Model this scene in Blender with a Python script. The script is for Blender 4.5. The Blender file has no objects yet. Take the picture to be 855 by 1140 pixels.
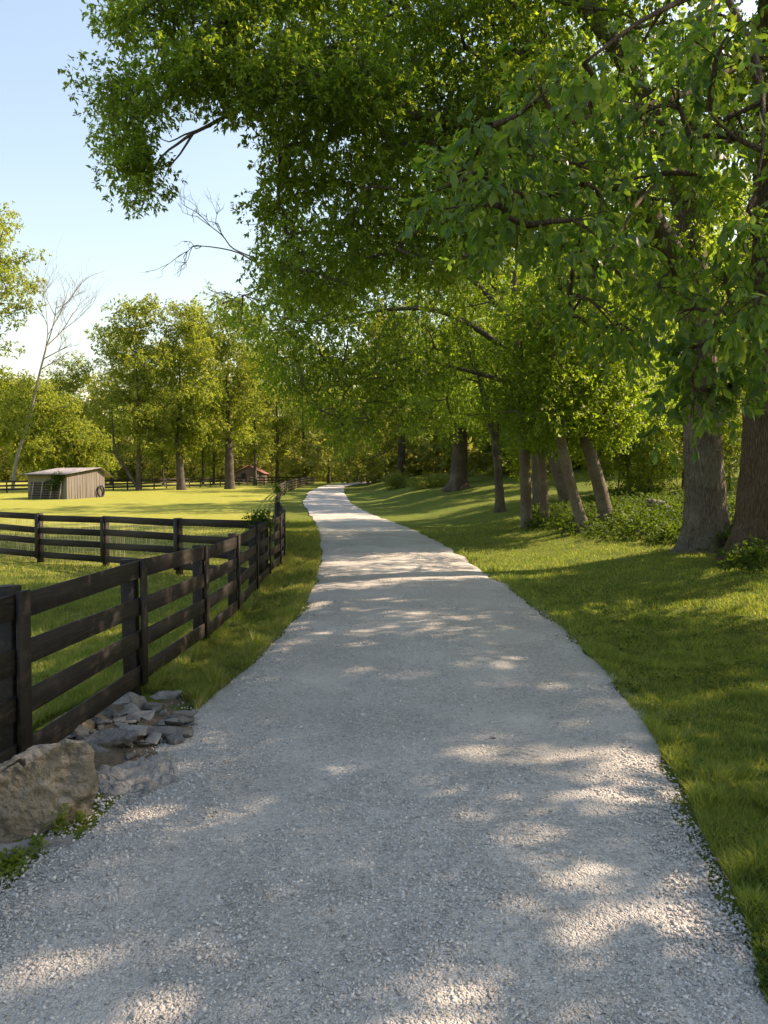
import bpy, bmesh, math
import numpy as np
from mathutils import Vector, noise as mnoise

SC = bpy.context.scene
COL = SC.collection
R = np.random.default_rng(11)
F, CU, CV, HY, H = 823.0, 427.5, 570.0, 545.0, 2.0      # focal length (px), centre, horizon row, eye height
PITCH = math.atan((CV - HY) / F)
CP, SP = math.cos(PITCH), math.sin(PITCH)

# ------------------------------------------------------------------ camera helpers
def ray(u, v):
    a, b = (u - CU) / F, (CV - v) / F
    return np.array([a, CP + b * SP, -SP + b * CP])

def at(u, v, Y):
    d = ray(u, v)
    return np.array([0, 0, H]) + d * (Y / d[1])

# ------------------------------------------------------------------ terrain
_fy = np.arange(-40, 1000, 0.5)
_fz = np.interp(_fy, [-40, 14, 20, 26, 33, 41, 50, 58, 70, 81, 105, 115, 140, 200, 400, 1000],
                [0, 0, .06, .18, .26, .33, .55, .87, 1.25, 1.62, 2.3, 2.58, 3.1, 4.2, 7, 14])
_k = np.ones(15) / 15
_fz = np.convolve(np.pad(_fz, 7, mode='edge'), _k, mode='valid')
def f(y): return np.interp(y, _fy, _fz)

def cast0(u, v):                       # pixel -> point on the plain profile f(y)
    d = ray(u, v); t = 1.0
    while t < 400:
        p = np.array([0, 0, H]) + d * t
        if p[2] <= f(p[1]): return p
        t += .02 if t < 60 else .1
    return p

LPX = [(0, 992), (60, 944), (118, 900), (160, 862), (196, 826), (218, 797), (247, 768), (282, 741), (313, 706), (335, 682), (349, 655),
       (357, 625), (357, 603), (351, 582), (343, 569), (337, 561)]
RPX = [(852, 1119), (836, 1040), (812, 985), (790, 945), (767, 890), (719, 810), (666, 741), (625, 700), (597, 678), (544, 641), (506, 614),
       (480, 600), (453, 587.5), (428, 579), (391, 561)]
LP = [cast0(*p)[:2] for p in LPX]; RP = [cast0(*p)[:2] for p in RPX]
LP = [(-2.35, -14), (-2.2, 1.0)] + LP + [(-8.3, 81), (-9.1, 105), (-8.4, 122)]
RP = [(1.75, -14), (1.6, 1.0)] + RP + [(-4.4, 81), (-5.6, 105), (-4.0, 122)]
LP, RP = np.array(LP), np.array(RP)
def xl(y): return np.interp(y, LP[:, 1], LP[:, 0])
def xr(y): return np.interp(y, RP[:, 1], RP[:, 0])
def sst(a, b, x):
    t = np.clip((x - a) / (b - a), 0, 1); return t * t * (3 - 2 * t)

def vnoise(x, y, s, seed=0):           # cheap value noise, vectorised
    x, y = np.asarray(x, float) / s + seed * 17.3, np.asarray(y, float) / s - seed * 9.1
    xi, yi = np.floor(x), np.floor(y); fx, fy_ = x - xi, y - yi
    fx, fy_ = fx * fx * (3 - 2 * fx), fy_ * fy_ * (3 - 2 * fy_)
    def h(i, j):
        t = np.sin(i * 127.1 + j * 311.7 + seed * 74.7) * 43758.5453
        return t - np.floor(t)
    return (h(xi, yi) * (1 - fx) + h(xi + 1, yi) * fx) * (1 - fy_) + (h(xi, yi + 1) * (1 - fx) + h(xi + 1, yi + 1) * fx) * fy_

def T(x, y):
    x, y = np.asarray(x, float), np.asarray(y, float)
    lat = x - xr(y)
    z = f(y) + .40 * sst(.8, 6, lat)
    hill = .14 * np.clip(lat - 3, 0, None) * sst(15, 60, y)
    z = z + 7 * np.tanh(hill / 7)
    z = z + 2.2 * sst(105, 165, y) * sst(-10, 6, x)
    off = np.minimum(sst(.2, 2.5, lat) + sst(.2, 2.0, xl(y) - x), 1)
    z = z + off * (vnoise(x, y, 2.3, 1) - .5) * .09 + off * (vnoise(x, y, .7, 2) - .5) * .03
    z = z + .10 * np.exp(-(((x + 2.35) / .55) ** 2 + ((y - 6.0) / 1.1) ** 2))   # heap under the rubble
    return z

_t = np.concatenate([np.arange(1, 30, .05), np.exp(np.linspace(math.log(30), math.log(600), 700))])
def ground_at(u, v):
    d = ray(u, v)
    P = np.array([0, 0, H]) + _t[:, None] * d
    k = np.argmax(P[:, 2] <= T(P[:, 0], P[:, 1]))
    tt = np.linspace(_t[max(k-1, 0)], _t[k], 40)
    P = np.array([0, 0, H]) + tt[:, None] * d
    k = np.argmax(P[:, 2] <= T(P[:, 0], P[:, 1]))
    return P[k]

# ------------------------------------------------------------------ object helpers
def put(o, parent=None, label=None, cat=None, group=None, kind=None):
    COL.objects.link(o)
    if parent is not None: o.parent = parent
    if label: o['label'] = label
    if cat: o['category'] = cat
    if group: o['group'] = group
    if kind: o['kind'] = kind
    return o

def mesh_np(name, verts, faces, mats, smooth=False):
    """verts (n,3); faces: list of int arrays, each (m,k)"""
    me = bpy.data.meshes.new(name)
    verts = np.asarray(verts, np.float32)
    faces = [np.asarray(q, np.int32) for q in faces if len(q)]
    me.vertices.add(len(verts)); me.vertices.foreach_set('co', verts.ravel())
    loops = np.concatenate([q.ravel() for q in faces])
    starts, off = [], 0
    for q in faces:
        m, k = q.shape
        starts.append(off + np.arange(m) * k); off += m * k
    starts = np.concatenate(starts).astype(np.int32)
    me.loops.add(len(loops)); me.loops.foreach_set('vertex_index', loops)
    me.polygons.add(len(starts)); me.polygons.foreach_set('loop_start', starts)
    if smooth: me.polygons.foreach_set('use_smooth', np.ones(len(starts), bool))
    me.update(calc_edges=True)
    for m in (mats if isinstance(mats, (list, tuple)) else [mats]): me.materials.append(m)
    return me

def obj_np(name, verts, faces, mats, parent=None, smooth=False, loc=None, **kw):
    verts = np.asarray(verts, float)
    if loc is not None: verts = verts - np.asarray(loc)
    o = bpy.data.objects.new(name, mesh_np(name, verts, faces, mats, smooth))
    put(o, parent, **kw)
    if loc is not None: o.location = loc
    return o

def empty(name, loc, label, cat, group=None):
    o = bpy.data.objects.new(name, None); o.location = loc; o.empty_display_size = .2
    return put(o, None, label, cat, group)

class MB:                               # collects quads / tris
    def __init__(s): s.v, s.q, s.t, s.n = [], [], [], 0
    def add(s, v, q=None, t=None):
        v = np.asarray(v, float)
        if q is not None and len(q): s.q.append(np.asarray(q) + s.n)
        if t is not None and len(t): s.t.append(np.asarray(t) + s.n)
        s.v.append(v); s.n += len(v)
    def beam(s, a, b, side, up, w, h):  # box from a to b, cross-section w along side, h along up
        a, b, side, up = map(lambda q: np.asarray(q, float), (a, b, side, up))
        c = .004
        prof = [(-w/2+c, -h/2), (w/2-c, -h/2), (w/2, -h/2+c), (w/2, h/2-c), (w/2-c, h/2), (-w/2+c, h/2), (-w/2, h/2-c), (-w/2, -h/2+c)]
        v = [a + side*p + up*r for p, r in prof] + [b + side*p + up*r for p, r in prof]
        q = [[i, (i+1) % 8, 8+(i+1) % 8, 8+i] for i in range(8)]
        q += [[0, 7, 2, 1], [7, 6, 3, 2], [6, 5, 4, 3], [8, 9, 10, 15], [15, 10, 11, 14], [14, 11, 12, 13]]
        s.add(v, q)
    def tube(s, pts, rad, seg=7, cap=True, fn=None):
        pts, rad = np.asarray(pts, float), np.asarray(rad, float)
        tan = np.gradient(pts, axis=0); tan /= np.linalg.norm(tan, axis=1)[:, None] + 1e-9
        ref = np.array([0, 1., 0]) if abs(tan[0][1]) < .8 else np.array([1., 0, 0])
        th = np.arange(seg) * 2 * np.pi / seg
        V = []
        for p, r, t in zip(pts, rad, tan):
            a = np.cross(t, ref); a /= np.linalg.norm(a) + 1e-9; b = np.cross(t, a); ref = np.cross(a, t) if False else ref
            rr = r * np.ones(seg) if fn is None else r * fn(p, th)
            V.append(p + rr[:, None] * (np.cos(th)[:, None] * a + np.sin(th)[:, None] * b))
        n = len(pts); i = np.arange(seg); j = (i + 1) % seg
        q = np.concatenate([np.stack([k*seg+i, k*seg+j, (k+1)*seg+j, (k+1)*seg+i], 1) for k in range(n-1)])
        V = np.concatenate(V)
        t = []
        if cap:
            V = np.concatenate([V, pts[-1:]]); e = (n-1)*seg
            t = np.stack([e+i, e+j, np.full(seg, n*seg)], 1)
        s.add(V, q, t)
    def obj(s, name, m, parent=None, smooth=False, **kw):
        fs = []
        if s.q: fs.append(np.concatenate(s.q))
        if s.t: fs.append(np.concatenate(s.t))
        return obj_np(name, np.concatenate(s.v), fs, m, parent, smooth, **kw)

def spline(pts, step):
    pts = np.asarray(pts, float)
    out = []
    P = np.vstack([2*pts[0]-pts[1], pts, 2*pts[-1]-pts[-2]])
    for i in range(1, len(P)-2):
        n = max(2, int(np.linalg.norm(P[i+1]-P[i]) / step))
        for t in np.arange(n) / n:
            a, b, c, d = P[i-1], P[i], P[i+1], P[i+2]
            out.append(.5*((2*b) + (c-a)*t + (2*a-5*b+4*c-d)*t*t + (3*b-a-3*c+d)*t**3))
    out.append(pts[-1])
    return np.array(out)

# ------------------------------------------------------------------ materials
class NT:
    def __init__(s, name):
        s.m = bpy.data.materials.new(name); s.m.use_nodes = True
        s.t = s.m.node_tree; s.b = s.t.nodes['Principled BSDF']; s.out = s.t.nodes['Material Output']
        s.geo = s.t.nodes.new('ShaderNodeNewGeometry')
    def n(s, typ, **kw):
        o = s.t.nodes.new('ShaderNode' + typ)
        for k, v in kw.items():
            if k in o.inputs: o.inputs[k].default_value = v
            else: setattr(o, k, v)
        return o
    def l(s, a, b): s.t.links.new(a, b)
    def pos(s, sc=(1, 1, 1)):
        mp = s.n('Mapping'); mp.inputs['Scale'].default_value = sc
        s.l(s.geo.outputs['Position'], mp.inputs[0]); return mp.outputs[0]
    def noise(s, scale, detail=4, rough=.6, vec=None, dist=0):
        o = s.n('TexNoise', Scale=scale, Detail=detail, Roughness=rough, Distortion=dist)
        s.l(vec if vec is not None else s.pos(), o.inputs['Vector']); return o
    def ramp(s, fac, stops, interp='LINEAR'):
        o = s.n('ValToRGB'); e = o.color_ramp.elements; o.color_ramp.interpolation = interp
        while len(e) < len(stops): e.new(.5)
        for i, (p, c) in enumerate(stops):
            e[i].position = p; e[i].color = (c[0], c[1], c[2], 1) if not np.isscalar(c) else (c, c, c, 1)
        s.l(fac, o.inputs[0]); return o.outputs[0]
    def mix(s, fac, a, b, mode='MIX'):
        o = s.n('Mix', data_type='RGBA', blend_type=mode)
        for sock, v in ((0, fac), (6, a), (7, b)):
            if hasattr(v, 'links'): s.l(v, o.inputs[sock])
            else: o.inputs[sock].default_value = v if sock == 0 else (*v, 1)
        return o.outputs[2]
    def math(s, op, a, b=0.0):
        o = s.n('Math', operation=op)
        for k, v in enumerate((a, b)):
            if hasattr(v, 'links'): s.l(v, o.inputs[k])
            else: o.inputs[k].default_value = v
        return o.outputs[0]
    def bump(s, h, strength=.5, dist=.02, normal=None):
        o = s.n('Bump', Strength=strength, Distance=dist); s.l(h, o.inputs['Height'])
        if normal is not None: s.l(normal, o.inputs['Normal'])
        return o.outputs[0]
    def fin(s, col, rough=.8, normal=None, spec=.3):
        if hasattr(col, 'links'): s.l(col, s.b.inputs['Base Color'])
        else: s.b.inputs['Base Color'].default_value = (*col, 1)
        if hasattr(rough, 'links'): s.l(rough, s.b.inputs['Roughness'])
        else: s.b.inputs['Roughness'].default_value = rough
        s.b.inputs['Specular IOR Level'].default_value = spec
        if normal is not None: s.l(normal, s.b.inputs['Normal'])
        return s.m

def leaf_mat(name, c0, c1, c2, tr, rough=.5, trans=.45, spec=.35, nscale=.35):
    s = NT(name)
    rnd = s.geo.outputs['Random Per Island']
    col = s.ramp(rnd, [(0, c0), (.55, c1), (1, c2)])
    nz = s.noise(nscale, 2).outputs['Fac']
    hsv = s.n('HueSaturation'); s.l(col, hsv.inputs['Color'])
    s.l(s.math('MULTIPLY_ADD', nz, .9), hsv.inputs['Value']); hsv.inputs['Value'].links[0].from_node.inputs[2].default_value = .55
    col = hsv.outputs[0]
    s.fin(col, rough, None, spec)
    tl = s.n('BsdfTranslucent')
    tc = s.mix(1.0, col, tr, 'MULTIPLY'); s.l(tc, tl.inputs[0])
    mx = s.n('MixShader'); mx.inputs[0].default_value = trans
    s.l(s.b.outputs[0], mx.inputs[1]); s.l(tl.outputs[0], mx.inputs[2]); s.l(mx.outputs[0], s.out.inputs[0])
    return s.m

def bark_mat(name, dark, light, stretch=(7, 7, 1.1), bstr=.9, lich=.0):
    s = NT(name)
    v = s.pos(stretch)
    n1 = s.noise(2.6, 8, .72, v, .8).outputs['Fac']
    n2 = s.noise(16, 6, .7).outputs['Fac']
    vo = s.n('TexVoronoi', Scale=3.2, feature='DISTANCE_TO_EDGE'); s.l(s.mix(.25, v, s.noise(5, 3).outputs['Color'], 'ADD'), vo.inputs['Vector'])
    e = s.ramp(vo.outputs['Distance'], [(0, 0), (.22, 1)])
    h = s.math('ADD', s.math('MULTIPLY', e, .28), s.math('ADD', s.math('MULTIPLY', n1, .7), s.math('MULTIPLY', n2, .35)))
    col = s.ramp(h, [(.38, dark), (.62, tuple((a+b)/2 for a, b in zip(dark, light))), (.95, light)])
    pat = s.ramp(s.noise(1.4, 6, .65).outputs['Fac'], [(.45, 0), (.68, 1)])
    col = s.mix(s.math('MULTIPLY', pat, lich), col, (.30, .31, .26))
    return s.fin(col, .92, s.bump(h, bstr, .12), .12)

M = {}
M['oak_leaf'] = leaf_mat('oak_leaf', (.052, .103, .018), (.083, .146, .025), (.138, .192, .036), (3.4, 3.0, 1.3), .45, .56, .35, .9)
M['hickory_leaf'] = leaf_mat('hickory_leaf', (.035, .085, .018), (.062, .122, .026), (.112, .168, .034), (3.4, 3.1, 1.3), .40, .52, .4, 1.6)
M['maple_leaf'] = leaf_mat('maple_leaf', (.068, .120, .018), (.100, .158, .026), (.150, .200, .036), (2.9, 2.8, 1.2), .5, .55, .35, .6)
M['sapling_leaf'] = leaf_mat('sapling_leaf', (.08, .135, .017), (.11, .17, .022), (.15, .20, .034), (2.8, 2.4, 1.0))
M['far_leaf'] = leaf_mat('far_leaf', (.098, .155, .03), (.142, .195, .04), (.195, .232, .055), (2.8, 2.4, 1.1), .6, .45, .2, .15)
M['wood_leaf'] = leaf_mat('wood_leaf', (.10, .13, .03), (.14, .165, .04), (.18, .19, .05), (2.5, 2.2, 1.1), .6, .45, .2, .1)
M['shrub_leaf'] = leaf_mat('shrub_leaf', (.08, .12, .02), (.11, .15, .025), (.15, .18, .035), (2.8, 2.4, 1.0), .55, .45, .3, .8)
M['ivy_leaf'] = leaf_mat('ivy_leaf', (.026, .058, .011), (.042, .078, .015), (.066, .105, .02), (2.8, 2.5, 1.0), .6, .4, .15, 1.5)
M['grass'] = leaf_mat('grass_blade', (.074, .134, .026), (.124, .186, .038), (.225, .245, .075), (2.3, 2.0, 1.0), .55, .45, .25, .9)
M['straw'] = leaf_mat('straw_blade', (.24, .20, .08), (.33, .28, .12), (.42, .37, .18), (1.4, 1.3, 1.0), .6, .35, .2, .9)
M['bark_oak'] = bark_mat('bark_oak', (.055, .045, .035), (.24, .205, .165), (7, 7, 1.2), 1.0, .5)
M['bark_rough'] = bark_mat('bark_rough', (.045, .032, .022), (.19, .14, .095), (8, 8, 1.0), 1.0, .15)
M['bark_grey'] = bark_mat('bark_grey', (.065, .053, .042), (.19, .158, .127), (10, 10, 2.0), .6, .35)
M['bark_far'] = bark_mat('bark_far', (.035, .029, .023), (.095, .078, .062), (4, 4, .8), .4, .2)
M['bark_dead'] = bark_mat('bark_dead', (.19, .17, .155), (.30, .275, .255), (6, 6, 1), .4, .2)

def m_ground():
    s = NT('ground_turf')
    big = s.noise(.12, 5).outputs['Fac']; mid = s.noise(1.3, 6, .65).outputs['Fac']; fine = s.noise(24, 5, .7).outputs['Fac']
    c = s.ramp(mid, [(.3, (.07, .115, .018)), (.5, (.11, .16, .026)), (.72, (.18, .20, .046))])
    c = s.mix(s.ramp(big, [(.35, 0), (.7, .6)]), c, (.165, .178, .036))
    c = s.mix(s.ramp(fine, [(.3, .55), (.62, 0)]), c, (.042, .062, .014))
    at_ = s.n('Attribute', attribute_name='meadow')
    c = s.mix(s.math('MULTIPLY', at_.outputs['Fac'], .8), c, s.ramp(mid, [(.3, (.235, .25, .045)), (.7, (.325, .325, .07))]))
    h = s.math('ADD', fine, s.math('MULTIPLY', s.noise(90, 3, .7).outputs['Fac'], .6))
    return s.fin(c, .95, s.bump(h, .9, .05), .1)
M['ground'] = m_ground()

def m_gravel(name, scale_by=1.0, base=(.52, .50, .465), bs=1.0):
    s = NT(name)
    p = s.pos()
    dis = s.noise(18, 3).outputs['Color']
    pv = s.mix(.02, p, dis, 'ADD')
    def vor(sc, feature='F1'):
        o = s.n('TexVoronoi', Scale=sc, feature=feature); s.l(pv, o.inputs['Vector']); return o
    a, b2 = vor(42 * scale_by), vor(95 * scale_by)
    ca = s.n('SeparateColor'); s.l(a.outputs['Color'], ca.inputs[0])
    cb = s.n('SeparateColor'); s.l(b2.outputs['Color'], cb.inputs[0])
    col = s.ramp(ca.outputs[0], [(0, tuple(.62*x for x in base)), (.5, base), (1, tuple(1.28*x for x in base))])
    col = s.mix(.5, col, s.ramp(cb.outputs[1], [(0, tuple(.6*x for x in base)), (1, tuple(1.25*x for x in base))]))
    dust = s.ramp(s.noise(.9, 5, .6).outputs['Fac'], [(.42, 0), (.68, .75)])
    col = s.mix(dust, col, tuple(1.02*x for x in base))
    stain = s.ramp(s.noise(.35, 4).outputs['Fac'], [(.3, (.84, .83, .82)), (.7, (1.06, 1.06, 1.06))])
    col = s.mix(1.0, col, stain, 'MULTIPLY')
    ha = s.math('MULTIPLY', s.math('SUBTRACT', 1.0, a.outputs['Distance']), ca.outputs[1])
    hb = s.math('MULTIPLY', s.math('SUBTRACT', 1.0, b2.outputs['Distance']), .5)
    h = s.math('ADD', ha, hb)
    keep = s.math('SUBTRACT', 1.0, s.math('MULTIPLY', dust, .65))
    h = s.math('MULTIPLY', h, keep)
    # tyre tread pressed into the fines of one wheel track
    xyz = s.n('SeparateXYZ'); s.l(p, xyz.inputs[0])
    dx = s.math('ABSOLUTE', s.math('SUBTRACT', xyz.outputs[0], s.math('MULTIPLY_ADD', xyz.outputs[1], .10)))
    dx.node.inputs[0].links[0].from_node.inputs[1].links[0].from_node.inputs[2].default_value = .43
    ph = s.math('SINE', s.math('MULTIPLY', s.math('ADD', xyz.outputs[1], s.math('MULTIPLY', dx, .45)), 78.0))
    msk = s.math('MULTIPLY', s.ramp(dx, [(.12, 1), (.20, 0)]), s.ramp(s.math('MULTIPLY', xyz.outputs[1], .1), [(.33, 0), (.40, 1), (.56, 1), (.68, 0)]))
    msk = s.math('MULTIPLY', msk, s.ramp(s.noise(2.2, 3).outputs['Fac'], [(.4, 0), (.58, 1)]))
    h = s.math('ADD', h, s.math('MULTIPLY', s.math('MULTIPLY', ph, msk), .32))
    return s.fin(col, .95, s.bump(h, bs, .03), .15)
M['gravel'] = m_gravel('gravel_drive')
def m_stone(name, c0, c1, c2):
    s = NT(name)
    rnd = s.geo.outputs['Random Per Island']
    col = s.ramp(rnd, [(0, c0), (.6, c1), (1, c2)])
    return s.fin(col, .9, None, .2)
M['chip'] = m_stone('gravel_chip', (.31, .30, .28), (.50, .482, .452), (.60, .585, .56))

def m_rock(name, c0, c1, c2, ns=3, top=None):
    s = NT(name)
    n1 = s.noise(ns, 8, .68, None, .4).outputs['Fac']; n2 = s.noise(ns*7, 6, .7).outputs['Fac']
    h = s.math('ADD', n1, s.math('MULTIPLY', n2, .55))
    col = s.ramp(s.math('MULTIPLY', h, .62), [(.28, c0), (.5, c1), (.7, c2)])
    if top is not None:                 # upward faces coloured paler to stand for skylight on the top
        z = s.n('SeparateXYZ'); s.l(s.geo.outputs['Normal'], z.inputs[0])
        col = s.mix(s.ramp(z.outputs[2], [(.5, 0), (.95, .6)]), col, top)
    return s.fin(col, .93, s.bump(h, .9, .03), .15)
M['boulder'] = m_rock('boulder_stone', (.085, .073, .056), (.20, .172, .130), (.34, .305, .245), 9, (.30, .29, .27))
M['slab'] = m_rock('slab_stone', (.12, .117, .11), (.25, .245, .235), (.37, .365, .35), 6)
M['rubble'] = m_rock('rubble_stone', (.08, .077, .072), (.17, .165, .157), (.29, .285, .275), 7)
M['rust_rock'] = m_rock('rust_stone', (.12, .085, .05), (.24, .18, .11), (.36, .29, .2), 6)
M['soil'] = m_rock('soil', (.07, .055, .038), (.14, .11, .08), (.25, .21, .16), 9)

def m_black(name='black_board_paint', st=(26, 1.6, 30)):
    s = NT(name)
    g = s.noise(1.0, 7, .7, s.pos(st), .6).outputs['Fac']
    w = s.noise(9, 7, .72).outputs['Fac']
    col = s.ramp(g, [(.3, (.009, .008, .008)), (.52, (.019, .0165, .0145)), (.78, (.060, .047, .036))])
    col = s.mix(s.ramp(w, [(.6, 0), (.75, .65)]), col, (.085, .066, .05))
    col = s.mix(s.ramp(s.noise(70, 2, .5).outputs['Fac'], [(.72, 0), (.78, .5)]), col, (.20, .17, .14))
    return s.fin(col, s.ramp(g, [(.3, .5), (.7, .8)]), s.bump(s.math('ADD', g, s.math('MULTIPLY', w, .5)), .5, .008), .22)
M['black_cross'] = m_black('black_cross_paint', (1.6, 20, 30))
M['black'] = m_black()
M['bend'] = NT('sunlit_tone_board_paint').fin((.05, .04, .03), .55)  # same dark fence paint, lightened and browned to stand for sunlight
M['farfence'] = NT('dark_fence_paint').fin((.02, .017, .015), .7)
M['wire'] = NT('galvanised_wire').fin((.35, .34, .32), .5)

def m_boards(name, c0, c1, axis):
    s = NT(name)
    sc = (6.5, 6.5, .35)
    n1 = s.noise(1, 6, .6, s.pos(sc)).outputs['Fac']
    n2 = s.noise(2.2, 4, .6).outputs['Fac']
    col = s.ramp(n1, [(.3, c0), (.7, c1)])
    col = s.mix(s.ramp(n2, [(.4, 0), (.75, .5)]), col, (.16, .14, .12))
    return s.fin(col, .9, s.bump(n1, .4, .02), .15)
M['shed'] = m_boards('shed_boards', (.10, .093, .083), (.215, .20, .178), 0)
def m_tin():
    s = NT('roof_tin')
    n1 = s.noise(1, 5, .6, s.pos((3.2, 1.2, 1))).outputs['Fac']
    col = s.ramp(n1, [(.3, (.13, .10, .09)), (.5, (.20, .19, .20)), (.75, (.29, .27, .26))])
    return s.fin(col, .55, None, .4)
M['tin'] = m_tin()
M['dark'] = NT('dark_gap').fin((.012, .011, .010), .8)
M['gate'] = NT('weathered_slats').fin((.26, .235, .20), .85)
M['rubber'] = NT('black_rubber').fin((.018, .018, .018), .7)
M['redroof'] = NT('red_roof').fin((.19, .085, .07), .85)
M['housewall'] = NT('brown_house_wall').fin((.085, .06, .05), .85)
M['palewall'] = NT('pale_house_wall').fin((.42, .39, .35), .85)

# ------------------------------------------------------------------ ground and road
def meadow(x, y):                       # weight of the sun-cured paddock yellow, also brightened to stand for backlit glow
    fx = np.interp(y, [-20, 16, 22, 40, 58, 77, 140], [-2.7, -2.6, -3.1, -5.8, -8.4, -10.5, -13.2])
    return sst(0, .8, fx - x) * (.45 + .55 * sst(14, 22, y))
def build_ground():
    tx = np.linspace(-1, 1, 300); xs = 1.2 * np.sinh(tx * 6.4)
    ty = np.arange(-1.75, 5.65, .0215); ys = 4 + 6 * np.sinh(ty)
    X, Y = np.meshgrid(xs, ys)
    Z = T(X, Y)
    e = .12 + .004 * np.clip(Y, 0, None)
    ins = sst(0, 1, (X - xl(Y) - .2) / e) * sst(0, 1, (xr(Y) - X - .2) / e) * (Y < 119)
    Z = Z - ins * (.05 + .0015 * np.clip(Y, 0, 200))
    n, m = X.shape
    V = np.stack([X, Y, Z], -1).reshape(-1, 3)
    i = np.arange(n*m).reshape(n, m)
    q = np.stack([i[:-1, :-1], i[:-1, 1:], i[1:, 1:], i[1:, :-1]], -1).reshape(-1, 4)
    o = obj_np('ground', V, [q], M['ground'], smooth=True, kind='structure')
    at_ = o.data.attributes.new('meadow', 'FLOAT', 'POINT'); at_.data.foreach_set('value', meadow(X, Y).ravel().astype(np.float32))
build_ground()

def build_road():
    ys = [-14.0]
    while ys[-1] < 118: ys.append(ys[-1] + (.12 if 1.5 < ys[-1] < 16 else .4 if ys[-1] < 45 else .9))
    ys = np.array(ys)
    L = np.stack([xl(ys), ys], 1); Rr = np.stack([xr(ys), ys], 1)
    # the bend behind the rise
    tail = np.array([[(-7.6, 124), (-3.2, 120)], [(-5.4, 133), (-.4, 127)], [(-1, 141), (3, 134)], [(6, 147), (9, 140)], [(16, 152), (18, 145)], [(40, 158), (41, 151)]], float)
    L = np.vstack([L, spline(np.vstack([L[-1:], tail[:, 0]]), 1.0)[1:]]); n = len(L)
    Rt = spline(np.vstack([Rr[-1:], tail[:, 1]]), 1.0)
    k = np.linspace(0, len(Rt)-1, n-len(Rr)+1)[1:]
    Rt = np.stack([np.interp(k, np.arange(len(Rt)), Rt[:, j]) for j in (0, 1)], 1)
    Rr = np.vstack([Rr, Rt])
    dist = L[:, 1]
    jl = (vnoise(dist, dist*0, .8, 4) - .5) * .26 + (vnoise(dist, dist*0, .17, 5) - .5) * .07
    jr = (vnoise(dist, dist*0, .8, 6) - .5) * .26 + (vnoise(dist, dist*0, .17, 7) - .5) * .07
    L[:, 0] += jl; Rr[:, 0] += jr
    ns = 44
    s = np.linspace(0, 1, ns)
    P = L[:, None, :] * (1 - s)[None, :, None] + Rr[:, None, :] * s[None, :, None]
    X, Y = P[..., 0], P[..., 1]
    Z = T(X, Y) + .012 + .0012 * np.clip(Y, 0, 200) + .05 * (1 - (2*s-1)**6)[None, :] - .02
    Z += (vnoise(X, Y, .33, 8) - .5) * .014 + (vnoise(X, Y, .9, 9) - .5) * .02
    Z -= .018 * (np.exp(-((s - .25) / .09) ** 2) + np.exp(-((s - .78) / .09) ** 2))[None, :]
    n, m = X.shape
    i = np.arange(n*m).reshape(n, m)
    q = np.stack([i[:-1, :-1], i[:-1, 1:], i[1:, 1:], i[1:, :-1]], -1).reshape(-1, 4)
    obj_np('gravel_road', np.stack([X, Y, Z], -1).reshape(-1, 3), [q], M['gravel'], smooth=True, kind='structure')
build_road()
def road_z(x, y):
    s = (x - xl(y)) / (xr(y) - xl(y))
    return T(x, y) + .012 + .0012*np.clip(y, 0, 200) + .05*(1-np.abs(2*s-1)**6) - .02 - .018*(np.exp(-((s-.25)/.09)**2) + np.exp(-((s-.78)/.09)**2)) + (vnoise(x, y, .33, 8)-.5)*.014 + (vnoise(x, y, .9, 9)-.5)*.02

def rand_unit(n):
    v = R.normal(size=(n, 3)); return v / np.linalg.norm(v, axis=1)[:, None]
def nrm(v): return v / (np.linalg.norm(v, axis=1)[:, None] + 1e-9)

def build_gravel(n=120000):
    y = np.exp(R.uniform(math.log(1.6), math.log(17), n*2)) 
    half = .62 * y + .3
    x = R.uniform(-1, 1, n*2) * half
    d = vnoise(x, y, .6, 12) * .6 + vnoise(x, y, .23, 13) * .4
    edge = np.minimum(x - xl(y), xr(y) - x)
    s_ = (x - xl(y)) / (xr(y) - xl(y)); trk = np.maximum(np.exp(-((s_ - .27) / .07) ** 2), np.exp(-((s_ - .78) / .08) ** 2))
    ok = (edge > -.10 - .30*R.random(n*2)**3) & (R.random(n*2) < np.where(edge < .35, 1.0, (.22 + .9*sst(.3, .7, d)) * (1 - .75 * trk)))
    x, y, edge = x[ok][:n], y[ok][:n], edge[ok][:n]; n = len(x)
    size = (.0030 + .0072 * R.random(n) ** 2.4) * (1 + .035 * y) * np.where(edge < .3, 1.12, 1)
    z = np.where(edge > 0, road_z(x, y), T(x, y) + .005) + size * .22
    base = np.array([[1, 0, 0], [-1, 0, 0], [0, 1, 0], [0, -1, 0], [0, 0, 1], [0, 0, -1]], float)
    tri = np.array([[0, 2, 4], [2, 1, 4], [1, 3, 4], [3, 0, 4], [2, 0, 5], [1, 2, 5], [3, 1, 5], [0, 3, 5]])
    V = base[None] * (size[:, None, None] * np.stack([R.uniform(.8, 1.5, n), R.uniform(.6, 1.1, n), R.uniform(.4, .8, n)], 1)[:, None, :])
    V = V + R.normal(size=V.shape) * (size * .28)[:, None, None]
    a = R.uniform(0, 2*np.pi, n); ca, sa = np.cos(a)[:, None], np.sin(a)[:, None]
    tl = R.normal(0, .45, n)[:, None]
    vx, vy, vz = V[..., 0], V[..., 1], V[..., 2]
    vz, vx = vz + vx * tl, vx - vz * tl
    V = np.stack([vx*ca - vy*sa + x[:, None], vx*sa + vy*ca + y[:, None], vz + z[:, None]], -1)
    fcs = (tri[None] + (np.arange(n) * 6)[:, None, None]).reshape(-1, 3)
    obj_np('gravel', V.reshape(-1, 3), [fcs], M['chip'], kind='stuff', label='loose pale grey crushed stone scattered over the drive', cat='gravel')
build_gravel()

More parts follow.
